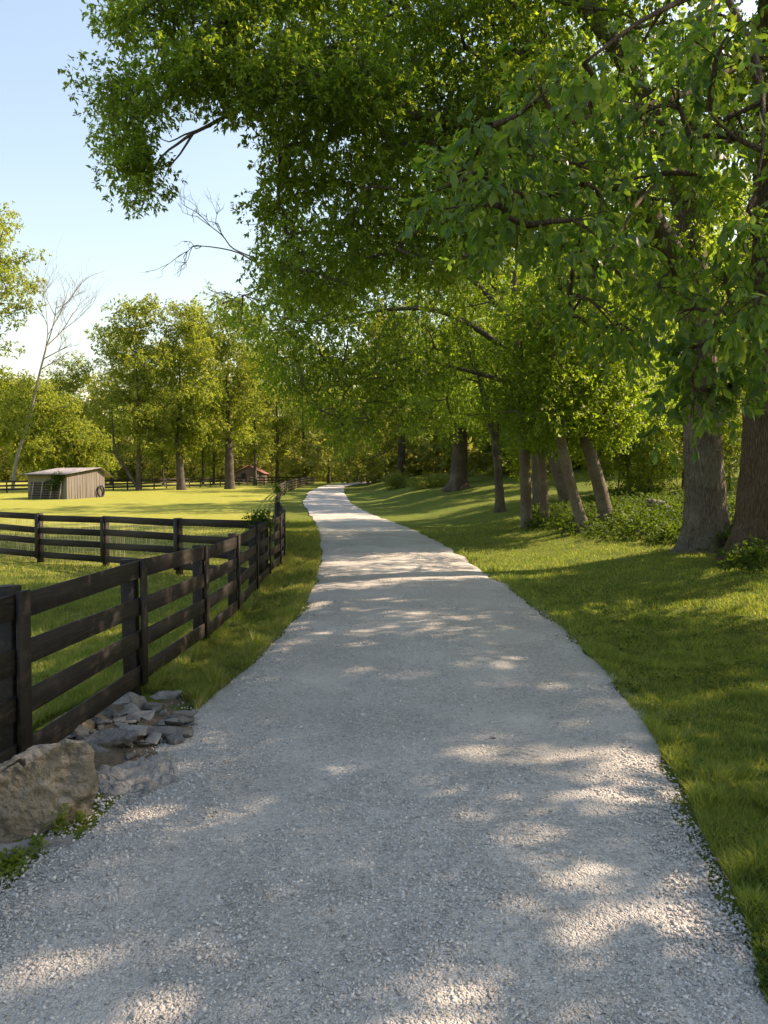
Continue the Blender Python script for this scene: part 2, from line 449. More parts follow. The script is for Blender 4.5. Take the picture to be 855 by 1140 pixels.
# ------------------------------------------------------------------ grass
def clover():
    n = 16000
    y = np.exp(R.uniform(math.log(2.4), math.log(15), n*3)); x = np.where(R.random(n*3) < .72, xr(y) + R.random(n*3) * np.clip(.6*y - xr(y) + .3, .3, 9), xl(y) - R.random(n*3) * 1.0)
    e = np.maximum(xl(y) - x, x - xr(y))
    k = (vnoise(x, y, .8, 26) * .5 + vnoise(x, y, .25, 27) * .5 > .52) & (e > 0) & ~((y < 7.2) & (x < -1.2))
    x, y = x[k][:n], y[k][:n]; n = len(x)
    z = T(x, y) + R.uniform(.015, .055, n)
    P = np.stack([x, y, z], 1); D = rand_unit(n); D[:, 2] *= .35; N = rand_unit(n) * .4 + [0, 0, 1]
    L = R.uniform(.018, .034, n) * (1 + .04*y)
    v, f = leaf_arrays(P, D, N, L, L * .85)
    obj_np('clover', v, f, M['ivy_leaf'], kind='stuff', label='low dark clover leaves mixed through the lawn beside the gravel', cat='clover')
def build_grass():
    VV, FF, n0 = [], [], 0
    def blades(n, y0, y1, hmin, hmax, w, side):
        nonlocal n0
        y = np.exp(R.uniform(math.log(y0), math.log(y1), n))
        if side == 'r': x = xr(y) + .0 + (R.random(n) ** 1.0) * np.clip(.60*y - xr(y) + .4, .3, 24)
        elif side == 'v': x = R.uniform(0, 1, n) * (xl(y) + 2.75 + .1*y*(y > 20)) * 1.0 + (-2.75 - .1*y*(y > 20))
        else: x = -2.5 - R.random(n) * np.clip(.60*y - 2.4, .2, 26)
        d = vnoise(x, y, .35, 20) * .6 + vnoise(x, y, .12, 21) * .4
        edge = np.maximum(xl(y) - x, x - xr(y))
        keep = (edge > .03 - .16 * vnoise(x, y, .45, 22) - .16 * vnoise(x, y, .13, 25)) & (R.random(n) < .35 + .9 * d)
        heap = ((x + 2.2) / .62) ** 2 + ((y - 5.9) / 1.15) ** 2
        keep &= (heap > 1) & ~((y < 5.2) & (x < -1.6) & (x > -3.2)) 
        x, y, d, edge = x[keep], y[keep], d[keep], edge[keep]; n = len(x)
        h = (hmin + (hmax - hmin) * R.random(n)) * (.45 + .8 * vnoise(x, y, .5, 23) + .7 * sst(.62, .85, vnoise(x, y, .16, 24)))
        h *= 1 + 1.1 * np.exp(-(edge / .3) ** 2) * vnoise(x, y, .3, 28)
        if side == 'v': h *= 1 + .8 * (np.abs(x - (-2.45)) < .25)
        a = R.uniform(0, 2*np.pi, n); ww = w * R.uniform(.6, 1.3, n) * (1 + .05*y)
        dx, dy = np.cos(a), np.sin(a)
        le = R.uniform(.15, .95, n) * h; b = R.uniform(0, 2*np.pi, n)
        z = T(x, y) - .004
        p = np.stack([x, y, z], 1)
        s = np.stack([dx*ww/2, dy*ww/2, 0*x], 1)
        mid = p + np.stack([np.cos(b)*le*.35, np.sin(b)*le*.35, h*.6], 1)
        tip = p + np.stack([np.cos(b)*le, np.sin(b)*le, h], 1)
        V = np.stack([p - s, p + s, mid + s*.75, tip, mid - s*.75], 1).reshape(-1, 3)
        i = (np.arange(n) * 5 + n0)[:, None]
        VV.append(V); FF.append((i + np.array([[0, 1, 2, 4]]), i + np.array([[4, 2, 3]]))); n0 += 5 * n
    def flush(name, m, label):
        nonlocal n0, VV, FF
        obj_np(name, np.concatenate(VV), [np.concatenate([a for a, b in FF]), np.concatenate([b for a, b in FF])], m, kind='stuff', label=label, cat='grass')
        VV, FF, n0 = [], [], 0
    blades(16000, 2.4, 30, .02, .06, .005, 'r'); blades(26000, 4.8, 34, .03, .09, .005, 'v'); blades(26000, 4.6, 30, .03, .09, .006, 'l')
    flush('dry_grass', M['straw'], 'straw coloured dry blades mixed through the lawn and the fence foot')
    blades(150000, 2.4, 9, .025, .075, .0045, 'r')
    blades(120000, 8, 34, .03, .08, .007, 'r')
    blades(70000, 4.8, 12, .03, .10, .0045, 'v')
    blades(50000, 11, 40, .03, .09, .007, 'v')
    blades(110000, 4.6, 14, .03, .10, .005, 'l')
    blades(60000, 12, 34, .03, .09, .008, 'l')
    V = np.concatenate(VV)
    obj_np('grass', V, [np.concatenate([a for a, b in FF]), np.concatenate([b for a, b in FF])], M['grass'], kind='stuff',
           label='short mown green grass on both sides of the drive', cat='grass')
build_grass()

# ------------------------------------------------------------------ foliage engine
def leaf_arrays(P, D, N, L, W, shape='kite'):
    D = nrm(D); S = nrm(np.cross(D, N)); N = np.cross(S, D)
    L, W = L[:, None], W[:, None]; n = len(P)
    if shape == 'kite':
        V = np.stack([P, P + D*L*.45 + S*W*.5 + N*W*.12, P + D*L - N*L*.08, P + D*L*.45 - S*W*.5 + N*W*.12], 1)
        q = np.arange(n*4).reshape(n, 4)
        return V.reshape(-1, 3), [q]
    V = np.stack([P, P + D*L*.30 + S*W*.38, P + D*L*.30 - S*W*.38, P + D*L*.66 + S*W*.5 - N*L*.05, P + D*L*.66 - S*W*.5 - N*L*.05,
                  P + D*L - N*L*.2, P + D*L*.30 - N*W*.10, P + D*L*.66 - N*L*.05 - N*W*.12], 1)
    i = np.arange(n)[:, None] * 8
    t = np.concatenate([i + np.array([[0, 1, 6]]), i + np.array([[0, 6, 2]]), i + np.array([[3, 5, 7]]), i + np.array([[7, 5, 4]])])
    q = np.concatenate([i + np.array([[1, 3, 7, 6]]), i + np.array([[6, 7, 4, 2]])])
    return V.reshape(-1, 3), [q, t]

def twigs(C, RD, ntw, k, tl, L, asp=.5, droop=.25, shell=.45, shape='kite', up=1.0):
    """C (n,3) clump centres, RD (n,3) radii; ntw twigs each with k leaves"""
    C = np.repeat(C, ntw, 0); RD = np.repeat(RD, ntw, 0); n = len(C)
    u = rand_unit(n); r = R.random(n) ** shell
    B = C + u * RD * r[:, None]
    D = nrm(u * .7 + rand_unit(n) * .8 + np.array([0, 0, -droop]))
    t = np.tile((np.arange(k) / max(1, k-1)) ** .6, n)
    Pn = np.repeat(B, k, 0) + np.repeat(D, k, 0) * (t * tl)[:, None] * np.repeat(R.uniform(.6, 1.2, n), k)[:, None]
    m = len(Pn)
    Pn = Pn + np.stack([0*t, 0*t, -droop * tl * .5 * t * t], 1)
    LD = nrm(np.repeat(D, k, 0) * .55 + rand_unit(m) * .8 + np.array([0, 0, -droop - .1]))
    LN = nrm(rand_unit(m) * .75 + np.array([0, 0, up]))
    Ls = L * R.uniform(.5, 1.3, m)
    return leaf_arrays(Pn, LD, LN, Ls, Ls * asp * R.uniform(.8, 1.15, m), shape)

class Crown:
    def __init__(s): s.v, s.q, s.t, s.n = [], [], [], 0
    def add(s, vf):
        v, fs = vf
        for q in fs: (s.q if q.shape[1] == 4 else s.t).append(q + s.n)
        s.v.append(v); s.n += len(v)
    def obj(s, m, parent, name='crown'):
        fs = ([np.concatenate(s.q)] if s.q else []) + ([np.concatenate(s.t)] if s.t else [])
        return obj_np(name, np.concatenate(s.v), fs, m, parent)

clover()
def leaf_litter():
    n = 420
    y = np.exp(R.uniform(math.log(2.6), math.log(22), n)); x = R.uniform(-1, 1, n) * (.6*y + .3)
    e = np.maximum(xl(y) - x, x - xr(y))
    k = (R.random(n) < np.where(e > 0, .9, np.where(e > -.35, .12, .012))) & (x > -2.5)
    x, y, e = x[k], y[k], e[k]; n = len(x)
    z = np.where(e > 0, T(x, y) + .03, road_z(x, y) + .012)
    D = rand_unit(n); D[:, 2] *= .2; N = rand_unit(n) * .5 + [0, 0, 1]; L = R.uniform(.025, .07, n)
    v, f = leaf_arrays(np.stack([x, y, z], 1), D, N, L, L * .5, 'full')
    obj_np('leaf_litter', v, f, leaf_mat('litter_leaf', (.05, .035, .02), (.11, .075, .04), (.20, .15, .07), (1.2, 1.1, 1.0), .7, .15), kind='stuff', label='few dry brown leaves fallen on the lawn and drive', cat='leaf litter')
leaf_litter()

def inpoly(x, y, poly):
    c = np.zeros(len(x), bool); j = len(poly) - 1
    for i in range(len(poly)):
        xi, yi = poly[i]; xj, yj = poly[j]
        c ^= ((yi > y) != (yj > y)) & (x < (xj - xi) * (y - yi) / (yj - yi + 1e-9) + xi); j = i
    return c

def poly_clumps(poly, y0, y1, n, mind):
    poly = np.array(poly, float); lo, hi = poly.min(0), poly.max(0); out = []
    tries = 0
    while len(out) < n and tries < n * 60:
        tries += 1
        u, v = R.uniform(lo[0], hi[0]), R.uniform(lo[1], hi[1])
        if not inpoly(np.array([u]), np.array([v]), poly)[0]: continue
        p = at(u, v, R.uniform(y0, y1))
        if out and np.min(np.linalg.norm(np.array(out) - p, axis=1)) < mind: continue
        out.append(p)
    return np.array(out)

def ell_clumps(c, r, n, mind, shell=.5):
    out = []; tries = 0; c, r = np.array(c, float), np.array(r, float)
    while len(out) < n and tries < n * 40:
        tries += 1
        u = R.normal(size=3); u /= np.linalg.norm(u)
        p = c + u * r * R.random() ** shell
        if out and np.min(np.linalg.norm(np.array(out) - p, axis=1)) < mind: continue
        out.append(p)
    return np.array(out)

def connect(mb, skel, C, r0=.06, r1=.012, sag=.0, seg=5, step=.5, sub=0, sublen=.6):
    """branch every clump centre to the nearest point of the growing skeleton"""
    skel = np.array(skel, float)
    C = np.array(C)
    d = np.array([np.min(np.linalg.norm(skel - c, axis=1)) for c in C])
    for i in np.argsort(d):
        c = C[i]
        w = np.linalg.norm(skel - c, axis=1) + .6 * np.clip(skel[:, 2] - c[2], 0, None)
        a = skel[np.argmin(w)]
        ln = np.linalg.norm(c - a)
        if ln < .05: continue
        m = (a + c) / 2 + R.normal(size=3) * ln * .10 + np.array([0, 0, ln * .10])
        pts = spline([a, m, c], step)
        rr = np.linspace(min(r0, .02 + .022 * ln), r1, len(pts))
        mb.tube(pts, rr, seg)
        skel = np.vstack([skel, pts])
        for _ in range(sub):
            e = c + rand_unit(1)[0] * sublen * R.uniform(.5, 1.1)
            s0 = pts[int(len(pts) * .55)]
            mb.tube(spline([s0, (s0 + e) / 2 + R.normal(size=3) * .08, e], step), np.linspace(r1 * 1.2, r1 * .35, len(spline([s0, (s0 + e) / 2, e], step))), 4)
    return skel

def tube_fit(mb, pts, r0, r1, step=.4, seg=8, pw=1.0, fn=None):
    p = spline(pts, step); t = np.linspace(0, 1, len(p)) ** pw
    mb.tube(p, r0 + (r1 - r0) * t, seg, fn=fn)
    return p

def bark_fn(base, r, flare=.5, ridges=9, amp=.05):
    def fn(p, th):
        h = p[2] - base[2]
        fl = 1 + flare * np.exp(-max(h, 0) / .42) * (1 + .5 * np.sin(th * 5 + 1.3) + .3 * np.sin(th * 3))
        x = np.cos(th) * ridges * .5; y = np.sin(th) * ridges * .5
        nz = np.array([mnoise.noise((a, b, p[2] * 1.3)) for a, b in zip(x, y)]) + .5 * np.array([mnoise.noise((a * 2.3, b * 2.3, p[2] * 3)) for a, b in zip(x, y)])
        return fl * (1 + amp * nz)
    return fn

# ------------------------------------------------------------------ the big oak over the drive
def reseed(*k):
    global R
    R = np.random.default_rng([int(abs(q) * 100) % 100003 for q in k])

def great_oak():
    reseed(1, 2)
    b = ground_at(786, 613); Yb = b[1]
    t = empty('oak_tree', b, 'great spreading oak with pale grey bark whose limbs reach over the drive', 'tree')
    mb = MB()
    tr = [b - [0, 0, .3], b, at(784, 540, Yb), at(781, 470, Yb), at(777, 390, Yb), at(771, 310, Yb), at(763, 230, Yb-.2)]
    r = 22.5 / F * Yb
    p = spline(tr, .06)
    h = p[:, 2] - b[2]
    mb.tube(p, r * np.interp(h, [-.5, 0, 2, 5, 9], [1.02, .98, .90, .83, .62]), 72, fn=bark_fn(b, r, .62, 14, .06))
    sk = [q for q in p[::12] if q[2] > b[2] + 4]
    def limb(px, r0, r1):
        pts = [at(*q) for q in px]
        P = tube_fit(mb, pts, r0, r1, .3, 12, .8, lambda pp, th: 1 + .07 * np.sin(3 * th + pp[0] * 3) + .04 * np.sin(7 * th + pp[1] * 5))
        sk.extend(P[2:]); return P
    Y = Yb
    limb([(772, 320, Y), (735, 262, Y-1), (708, 222, Y-2), (660, 192, Y-3), (590, 165, Y-4), (520, 140, Y-5), (450, 122, Y-5.6), (370, 100, Y-6), (290, 92, Y-6.2), (215, 100, Y-6.2), (150, 120, Y-6.2)], .34, .03)
    limb([(764, 232, Y), (735, 150, Y-1), (690, 60, Y-2), (620, -20, Y-3), (520, -60, Y-4.5), (400, -70, Y-5.5), (250, -40, Y-6), (140, 20, Y-6)], .28, .03)
    limb([(773, 340, Y), (720, 312, Y-1), (650, 290, Y-2), (560, 268, Y-3), (480, 265, Y-4), (400, 262, Y-4.5), (340, 258, Y-5), (300, 264, Y-5)], .20, .008)
    limb([(763, 230, Y-.2), (770, 120, Y), (790, -20, Y+.5), (800, -160, Y+1), (790, -330, Y+1)], .30, .05)
    limb([(720, 232, Y-1.6), (690, 205, Y-2.6), (655, 130, Y-3.5), (600, 60, Y-4), (540, 10, Y-5)], .18, .03)
    limb([(760, 190, Y), (820, 90, Y+1), (900, -20, Y+2), (1000, -120, Y+3)], .20, .03)
    limb([(300, 93, Y-6.2), (250, 130, Y-6.3), (215, 148, Y-6.4), (198, 160, Y-6.4), (178, 176, Y-6.5), (165, 205, Y-6.5)], .045, .010)
    limb([(215, 148, Y-6.4), (200, 172, Y-6.3), (188, 186, Y-6.3), (182, 200, Y-6.3)], .022, .006)
    limb([(235, 140, Y-6.3), (205, 150, Y-6.2), (188, 158, Y-6.2), (172, 150, Y-6.2)], .02, .006)
    C = []
    C.append(poly_clumps([(138, -50), (128, 30), (150, 62), (104, 100), (104, 150), (120, 172), (140, 168), (170, 120), (215, 95), (262, 85), (300, -50)], Y-7, Y-5, 36, .55))
    C.append(poly_clumps([(225, 55), (440, 60), (440, 135), (310, 120), (232, 108)], Y-7.3, Y-6.4, 22, .45))
    C.append(poly_clumps([(140, 170), (150, 208), (164, 205), (168, 175), (158, 160)], Y-6.8, Y-6.2, 4, .4))
    C.append(poly_clumps([(255, -60), (262, 90), (308, 150), (296, 205), (292, 255), (282, 298), (315, 328), (380, 330), (450, 290), (540, 300), (600, 250), (660, 170), (600, -60)], Y-6.5, Y-2, 240, .66))
    C.append(poly_clumps([(600, -80), (660, 170), (600, 250), (640, 320), (720, 330), (860, 200), (900, -80)], Y-4, Y+1, 66, .95))
    CL = np.concatenate(C)
    low = ell_clumps((7.6, Y+2.2, 8.3), (3, 3, 2.2), 34, .9)
    CL = np.concatenate([CL, low])
    hi = ell_clumps((5.5, Y-2, 17.0), (11, 8, 6), 44, 1.9)
    connect(mb, sk, CL, .055, .010, seg=5, step=.35, sub=3, sublen=.55)
    hi = hi[(hi[:, 2] > 12.6 + .25 * (Y - hi[:, 1]))]
    connect(mb, sk, hi, .09, .02, seg=4, step=.9)
    mb.obj('trunk', M['bark_oak'], t, True, loc=None)
    cr = Crown()
    nL = len(C[0]) + len(C[1]) + len(C[2])
    A, B = CL[:nL], CL[nL:]
    cr.add(twigs(A, np.tile([.52, .52, .40], (nL, 1)) * R.uniform(.7, 1.25, nL)[:, None], 105, 9, .17, .088, .46, .2, .55))
    n = len(B)
    cr.add(twigs(B, np.tile([.60, .60, .42], (n, 1)) * R.uniform(.7, 1.3, n)[:, None], 68, 9, .18, .10, .48, .25, .5))
    n = len(hi)
    cr.add(twigs(hi, np.tile([1.5, 1.5, .9], (n, 1)), 55, 7, .5, .24, .55, .2, .5))
    cr.obj(M['oak_leaf'], t)
    # dead twigs that poke out of the left side
    tw = MB()
    def dead(a, b, r, lv):
        a, b = np.array(a), np.array(b); d = b - a; ln = np.linalg.norm(d)
        P = spline([a, a + d*.35 + R.normal(size=3) * ln * .09, a + d*.7 + R.normal(size=3) * ln * .10, b], .1)
        tw.tube(P, np.linspace(r, r * .4, len(P)), 4)
        if lv == 0: return
        for k in range(4):
            s0 = P[int(len(P) * R.uniform(.25, .95))]
            e = s0 + (d / ln * .7 + rand_unit(1)[0] * .65) * ln * R.uniform(.35, .6)
            dead(s0, e, r * .55, lv - 1)
    dead(at(285, 288, Y-4.5), at(222, 243, Y-4.6), .016, 3)
    dead(at(285, 292, Y-4.5), at(205, 295, Y-4.8), .016, 2)
    dead(at(290, 335, Y-4.5), at(232, 322, Y-4.6), .014, 2)
    tw.obj('dead_branch', M['bark_dead'], t)
    for o in t.children: o.location = -np.array(b)
great_oak()

def own(t):
    for o in t.children: o.location = -np.array(t.location)

# ------------------------------------------------------------------ the hickory at the right edge
def hickory():
    reseed(3, 4)
    b = ground_at(850, 622); Y = b[1]
    t = empty('hickory_tree', b, 'huge furrowed brown trunk at the right edge with big drooping leaves', 'tree')
    mb = MB(); r = 33 / F * Y
    tr = [b - [0, 0, .3], b, at(857, 540, Y), at(863, 440, Y), at(868, 300, Y), at(870, 150, Y), at(872, 0, Y), at(876, -200, Y), at(880, -420, Y)]
    p = spline(tr, .07); h = p[:, 2] - b[2]
    mb.tube(p, r * np.interp(h, [-.5, 0, 2.5, 6, 12, 22], [1.05, 1.0, .92, .84, .75, .25]), 84, fn=bark_fn(b, r, .40, 20, .075))
    sk = [q for q in p[::15] if q[2] > b[2] + 5]
    def limb(px, r0, r1):
        P = tube_fit(mb, [at(*q) for q in px], r0, r1, .3, 10, .8); sk.extend(P[2:])
    limb([(868, 60, Y), (810, 78, Y-2), (760, 105, Y-4), (715, 118, Y-6), (660, 130, Y-8), (600, 150, Y-9.3), (530, 190, Y-10)], .11, .012)
    limb([(870, -40, Y), (860, -60, Y-4), (800, -20, Y-7), (720, 20, Y-9), (650, 70, Y-10.3)], .13, .012)
    limb([(868, 200, Y), (880, 220, Y-4), (870, 260, Y-7.5), (840, 300, Y-9), (800, 350, Y-9.6), (770, 420, Y-9.8)], .10, .010)
    limb([(800, -20, Y-7), (840, 60, Y-9), (850, 140, Y-10.2), (840, 220, Y-10.6)], .05, .010)
    limb([(868, 120, Y), (780, 170, Y-3), (720, 215, Y-5), (690, 260, Y-6.5), (660, 320, Y-7.5)], .09, .012)
    A = poly_clumps([(462, 215), (490, 185), (560, 125), (640, 50), (760, 40), (770, 110), (720, 190), (690, 270), (620, 290), (540, 285), (480, 240)], Y-10.8, Y-8.3, 36, .45)
    B = poly_clumps([(770, 20), (828, -20), (832, 190), (880, 215), (880, 420), (830, 410), (800, 330), (770, 200)], Y-11, Y-8.5, 22, .45)
    Cc = poly_clumps([(755, 330), (800, 330), (850, 400), (840, 430), (770, 470), (752, 440)], Y-10, Y-9.2, 9, .32)
    D = poly_clumps([(610, 280), (760, 260), (780, 330), (760, 370), (690, 390), (620, 350)], Y-8.5, Y-6, 20, .55)
    CL = np.concatenate([A, B, Cc, D])
    connect(mb, sk, CL, .03, .006, seg=5, step=.2, sub=3, sublen=.35)
    hi = ell_clumps((b[0]+1.5, Y-2, 16), (8, 8, 8), 40, 1.9)
    px = CU + F * hi[:, 0] / np.clip(hi[:, 1], 1, None)
    hi = hi[(hi[:, 2] > 12 + .3 * (Y - hi[:, 1])) | ((px > 930) & (hi[:, 2] > 5.5))]
    connect(mb, sk, hi, .12, .02, seg=4, step=1.0)
    mb.obj('trunk', M['bark_rough'], t, True)
    cr = Crown(); n = len(CL)
    cr.add(twigs(CL, np.tile([.40, .40, .30], (n, 1)) * R.uniform(.7, 1.25, n)[:, None], 18, 7, .20, .115, .46, .42, .55, 'full', .9))
    n = len(hi)
    cr.add(twigs(hi, np.tile([1.5, 1.5, 1.0], (n, 1)), 50, 7, .5, .26, .55, .2, .5))
    cr.obj(M['hickory_leaf'], t)
    own(t)
    # ivy at its foot
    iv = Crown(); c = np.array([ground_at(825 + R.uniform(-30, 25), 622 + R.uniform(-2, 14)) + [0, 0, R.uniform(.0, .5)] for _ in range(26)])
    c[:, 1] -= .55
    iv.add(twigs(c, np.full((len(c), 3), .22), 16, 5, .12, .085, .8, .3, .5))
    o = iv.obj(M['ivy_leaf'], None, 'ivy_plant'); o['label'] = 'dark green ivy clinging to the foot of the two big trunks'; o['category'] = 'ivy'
hickory()

# ------------------------------------------------------------------ smaller trees on the right bank
def mid_tree(name, label, bpx, pts, rpx, clumps, leaf, bark, L=.135, ntw=44, k=8, rd=(.75, .75, .5), group=None, flare=.35, extra=None, top=None):
    b = ground_at(*bpx); Y = b[1]
    t = empty(name, b, label, 'tree', group)
    mb = MB(); r = rpx / 2 / F * Y
    P = [b - [0, 0, .25], b] + [at(u, v, Y + d) for u, v, d in pts]
    p = spline(P, .12); h = p[:, 2] - b[2]; hm = h.max()
    mb.tube(p, r * np.interp(h / hm, [-.1, 0, .3, .7, 1], [1, 1, .85, .6, .2]), 18, fn=bark_fn(b, r, flare, 6, .05))
    sk = [q for q in p[::4] if q[2] > b[2] + 1.6]
    for e in (extra or []):
        q = tube_fit(mb, [at(u, v, Y + d) for u, v, d in e[0]], e[1], e[2], .3, 8); sk.extend(q[1:])
    if top is not None:
        ax = tube_fit(mb, [p[-1], p[-1] + (np.array(top) - p[-1]) * .5 + R.normal(size=3) * .3, np.array(top)], r * .25, .03, .5, 7); sk.extend(ax)
    connect(mb, sk, clumps, min(.09, r * .6), .012, seg=5, step=.5, sub=1, sublen=.6)
    mb.obj('trunk', bark, t, True)
    cr = Crown(); n = len(clumps)
    cr.add(twigs(clumps, np.tile(rd, (n, 1)) * R.uniform(.75, 1.25, n)[:, None], ntw, k, .38, L, .55, .2, .5))
    cr.obj(leaf, t); own(t)
    return t, b

def near_px(C, lo, hi):
    px = CU + F * C[:, 0] / C[:, 1]; return C[(px >= lo) & (px < hi)]

reseed(5, 6)
YB = ground_at(607, 585)[1]
mid = np.concatenate([
    poly_clumps([(560, 330), (690, 300), (760, 330), (765, 470), (720, 440), (690, 470), (640, 480), (600, 500), (560, 480)], YB-3, YB+6, 120, .85),
    poly_clumps([(560, 430), (700, 430), (712, 470), (690, 492), (660, 478), (640, 500), (600, 498), (572, 488)], YB-2.5, YB+4, 70, .6),
    poly_clumps([(588, 300), (655, 300), (648, 470), (610, 482)], YB-5.8, YB-4.2, 30, .5),
    poly_clumps([(565, 330), (725, 330), (718, 460), (692, 486), (658, 474), (642, 494), (600, 490), (570, 478)], YB-4.5, YB-1.2, 95, .6),
    ell_clumps(tuple(at(640, 180, YB+2)), (7, 5, 6), 130, 1.15)])
g = 'slender grey trunks on the right bank'
cuts = [-1e9, 585, 610, 632, 655, 1e9]
mid_tree('slender_tree', 'straight grey trunk, rear one of the touching upright pair left of the leaning trunks', (599, 567), [(596, 500, 0), (593, 430, 0), (588, 340, 0), (586, 230, .3), (590, 130, .6)], 10.5, near_px(mid, *cuts[0:2]), M['maple_leaf'], M['bark_grey'], group=g)
mid_tree('slender_tree', 'slim upright grey trunk, front one of the touching upright pair left of the leaning trunks', (607, 586), [(604, 520, 0), (601, 450, 0), (600, 350, 0), (604, 240, .3), (601, 140, .6)], 10, near_px(mid, *cuts[1:3]), M['maple_leaf'], M['bark_grey'], group=g)
mid_tree('slender_tree', 'grey trunk leaning left behind the front row of trunks in the group', (632, 560), [(619, 522, 0), (611, 480, 0), (600, 400, 0), (588, 300, .3), (584, 180, .6)], 12.5, near_px(mid, *cuts[2:4]), M['maple_leaf'], M['bark_grey'], group=g)
mid_tree('slender_tree', 'leaning grey trunk in front, left of the thickest leaning one', (651, 594), [(637, 545, 0), (628, 505, 0), (620, 460, 0), (612, 390, 0), (603, 290, .3), (601, 170, .6)], 12, near_px(mid, *cuts[3:5]), M['maple_leaf'], M['bark_grey'], group=g)
mid_tree('slender_tree', 'thickest leaning grey trunk, rightmost of the group in front of the undergrowth', (677, 588), [(667, 540, 0), (653, 490, 0), (644, 450, 0), (634, 370, 0), (624, 270, .3), (622, 150, .6)], 15.5, near_px(mid, *cuts[4:6]), M['maple_leaf'], M['bark_grey'], group=g)

b6 = ground_at(557, 570); Y6 = b6[1]
c6 = np.concatenate([poly_clumps([(455, 330), (600, 300), (610, 430), (575, 470), (530, 455), (490, 470), (470, 440)], Y6-2, Y6+4, 75, .9), ell_clumps((6, 39, 7.6), (3.6, 3, 2.6), 40, .9), ell_clumps(tuple(at(540, 240, Y6+1)), (6, 4, 5), 50, 1.3)])
mid_tree('forked_tree', 'thin dark forked tree standing alone on the open lawn slope', (557, 570), [(555, 530, 0), (551, 495, 0), (545, 465, 0), (538, 440, 0), (525, 380, 0)], 10, c6, M['maple_leaf'], M['bark_far'],
         extra=[([(551, 495, 0), (556, 470, .2), (552, 430, .4), (560, 360, .5)], .12, .05)])
b7 = ground_at(510, 545); Y7 = b7[1]
c7 = np.concatenate([poly_clumps([(440, 300), (600, 280), (600, 430), (560, 500), (535, 490), (500, 465), (470, 490), (440, 470)], Y7-4, Y7+6, 90, 1.3), ell_clumps((5.5, 54, 8.6), (4.2, 4, 3), 40, 1.1), ell_clumps(tuple(at(520, 230, Y7+2)), (9, 7, 8), 50, 2)])
mid_tree('old_tree', 'stout dark old trunk with a flared foot beside the low shrubs', (510, 545), [(512, 500, 0), (513, 450, 0), (515, 380, 0), (515, 300, 0)], 19, c7, M['maple_leaf'], M['bark_far'], .19, 50, 8, (1.2, 1.2, .8), flare=.6)
b8 = ground_at(446, 537); Y8 = b8[1]
c8 = np.concatenate([poly_clumps([(362, 472), (385, 440), (400, 360), (480, 340), (500, 440), (480, 505), (440, 500), (415, 528), (378, 515)], Y8-4, Y8+5, 110, 1.2)])
mid_tree('roadside_tree', 'yellow green tree with low hanging boughs where the drive bends right', (446, 536), [(447, 500, 0), (447, 450, 0), (445, 370, 0)], 9, c8, M['shrub_leaf'], M['bark_far'], .21, 52, 8, (1.2, 1.2, .8))
# maple whose boughs hang over the middle of the drive
bm = np.array([5.6, 29.0, 0]); bm[2] = T(bm[0], bm[1])
cm = np.concatenate([poly_clumps([(245, 335), (300, 320), (430, 290), (520, 290), (530, 400), (470, 420), (430, 470), (385, 500), (365, 470), (325, 440), (300, 420), (285, 385)], 25, 31, 150, .8)])
def drive_maple():
    t = empty('maple_tree', bm, 'broad maple with light green boughs hanging low over the middle of the drive', 'tree')
    mb = MB(); Yb = bm[1]
    p = tube_fit(mb, [bm - [0, 0, .3], bm, bm + [-.1, 0, 3], bm + [-.3, 0, 6.5], bm + [-.6, 0, 10]], .24, .12, .2, 16)
    sk = list(p[p[:, 2] > bm[2] + 3])
    for px, r0 in (([(560, 400, Yb), (500, 350, Yb-1), (430, 345, Yb-1.5), (360, 360, Yb-2), (300, 350, Yb-2)], .13),
                   ([(565, 370, Yb), (510, 300, Yb), (430, 280, Yb-1), (340, 300, Yb-1), (270, 330, Yb-1)], .13),
                   ([(560, 430, Yb), (510, 410, Yb-1), (450, 400, Yb-1.5), (390, 430, Yb-2), (375, 470, Yb-2)], .10)):
        sk.extend(tube_fit(mb, [np.array([bm[0]-.2, Yb, at(*px[0])[2]])] + [at(*q) for q in px[1:]], r0, .02, .3, 8))
    connect(mb, sk, cm, .06, .010, seg=5, step=.4, sub=2, sublen=.6)
    mb.obj('trunk', M['bark_grey'], t, True)
    cr = Crown(); n = len(cm)
    cr.add(twigs(cm, np.tile([.85, .85, .5], (n, 1)) * R.uniform(.75, 1.25, n)[:, None], 36, 9, .36, .13, .55, .3, .5))
    up = ell_clumps((4, 30, 15), (7, 5, 5), 60, 1.4); n = len(up)
    cr.add(twigs(up, np.tile([1.2, 1.2, .8], (n, 1)), 30, 8, .4, .18, .55, .2, .5))
    cr.obj(M['maple_leaf'], t); own(t)
drive_maple()

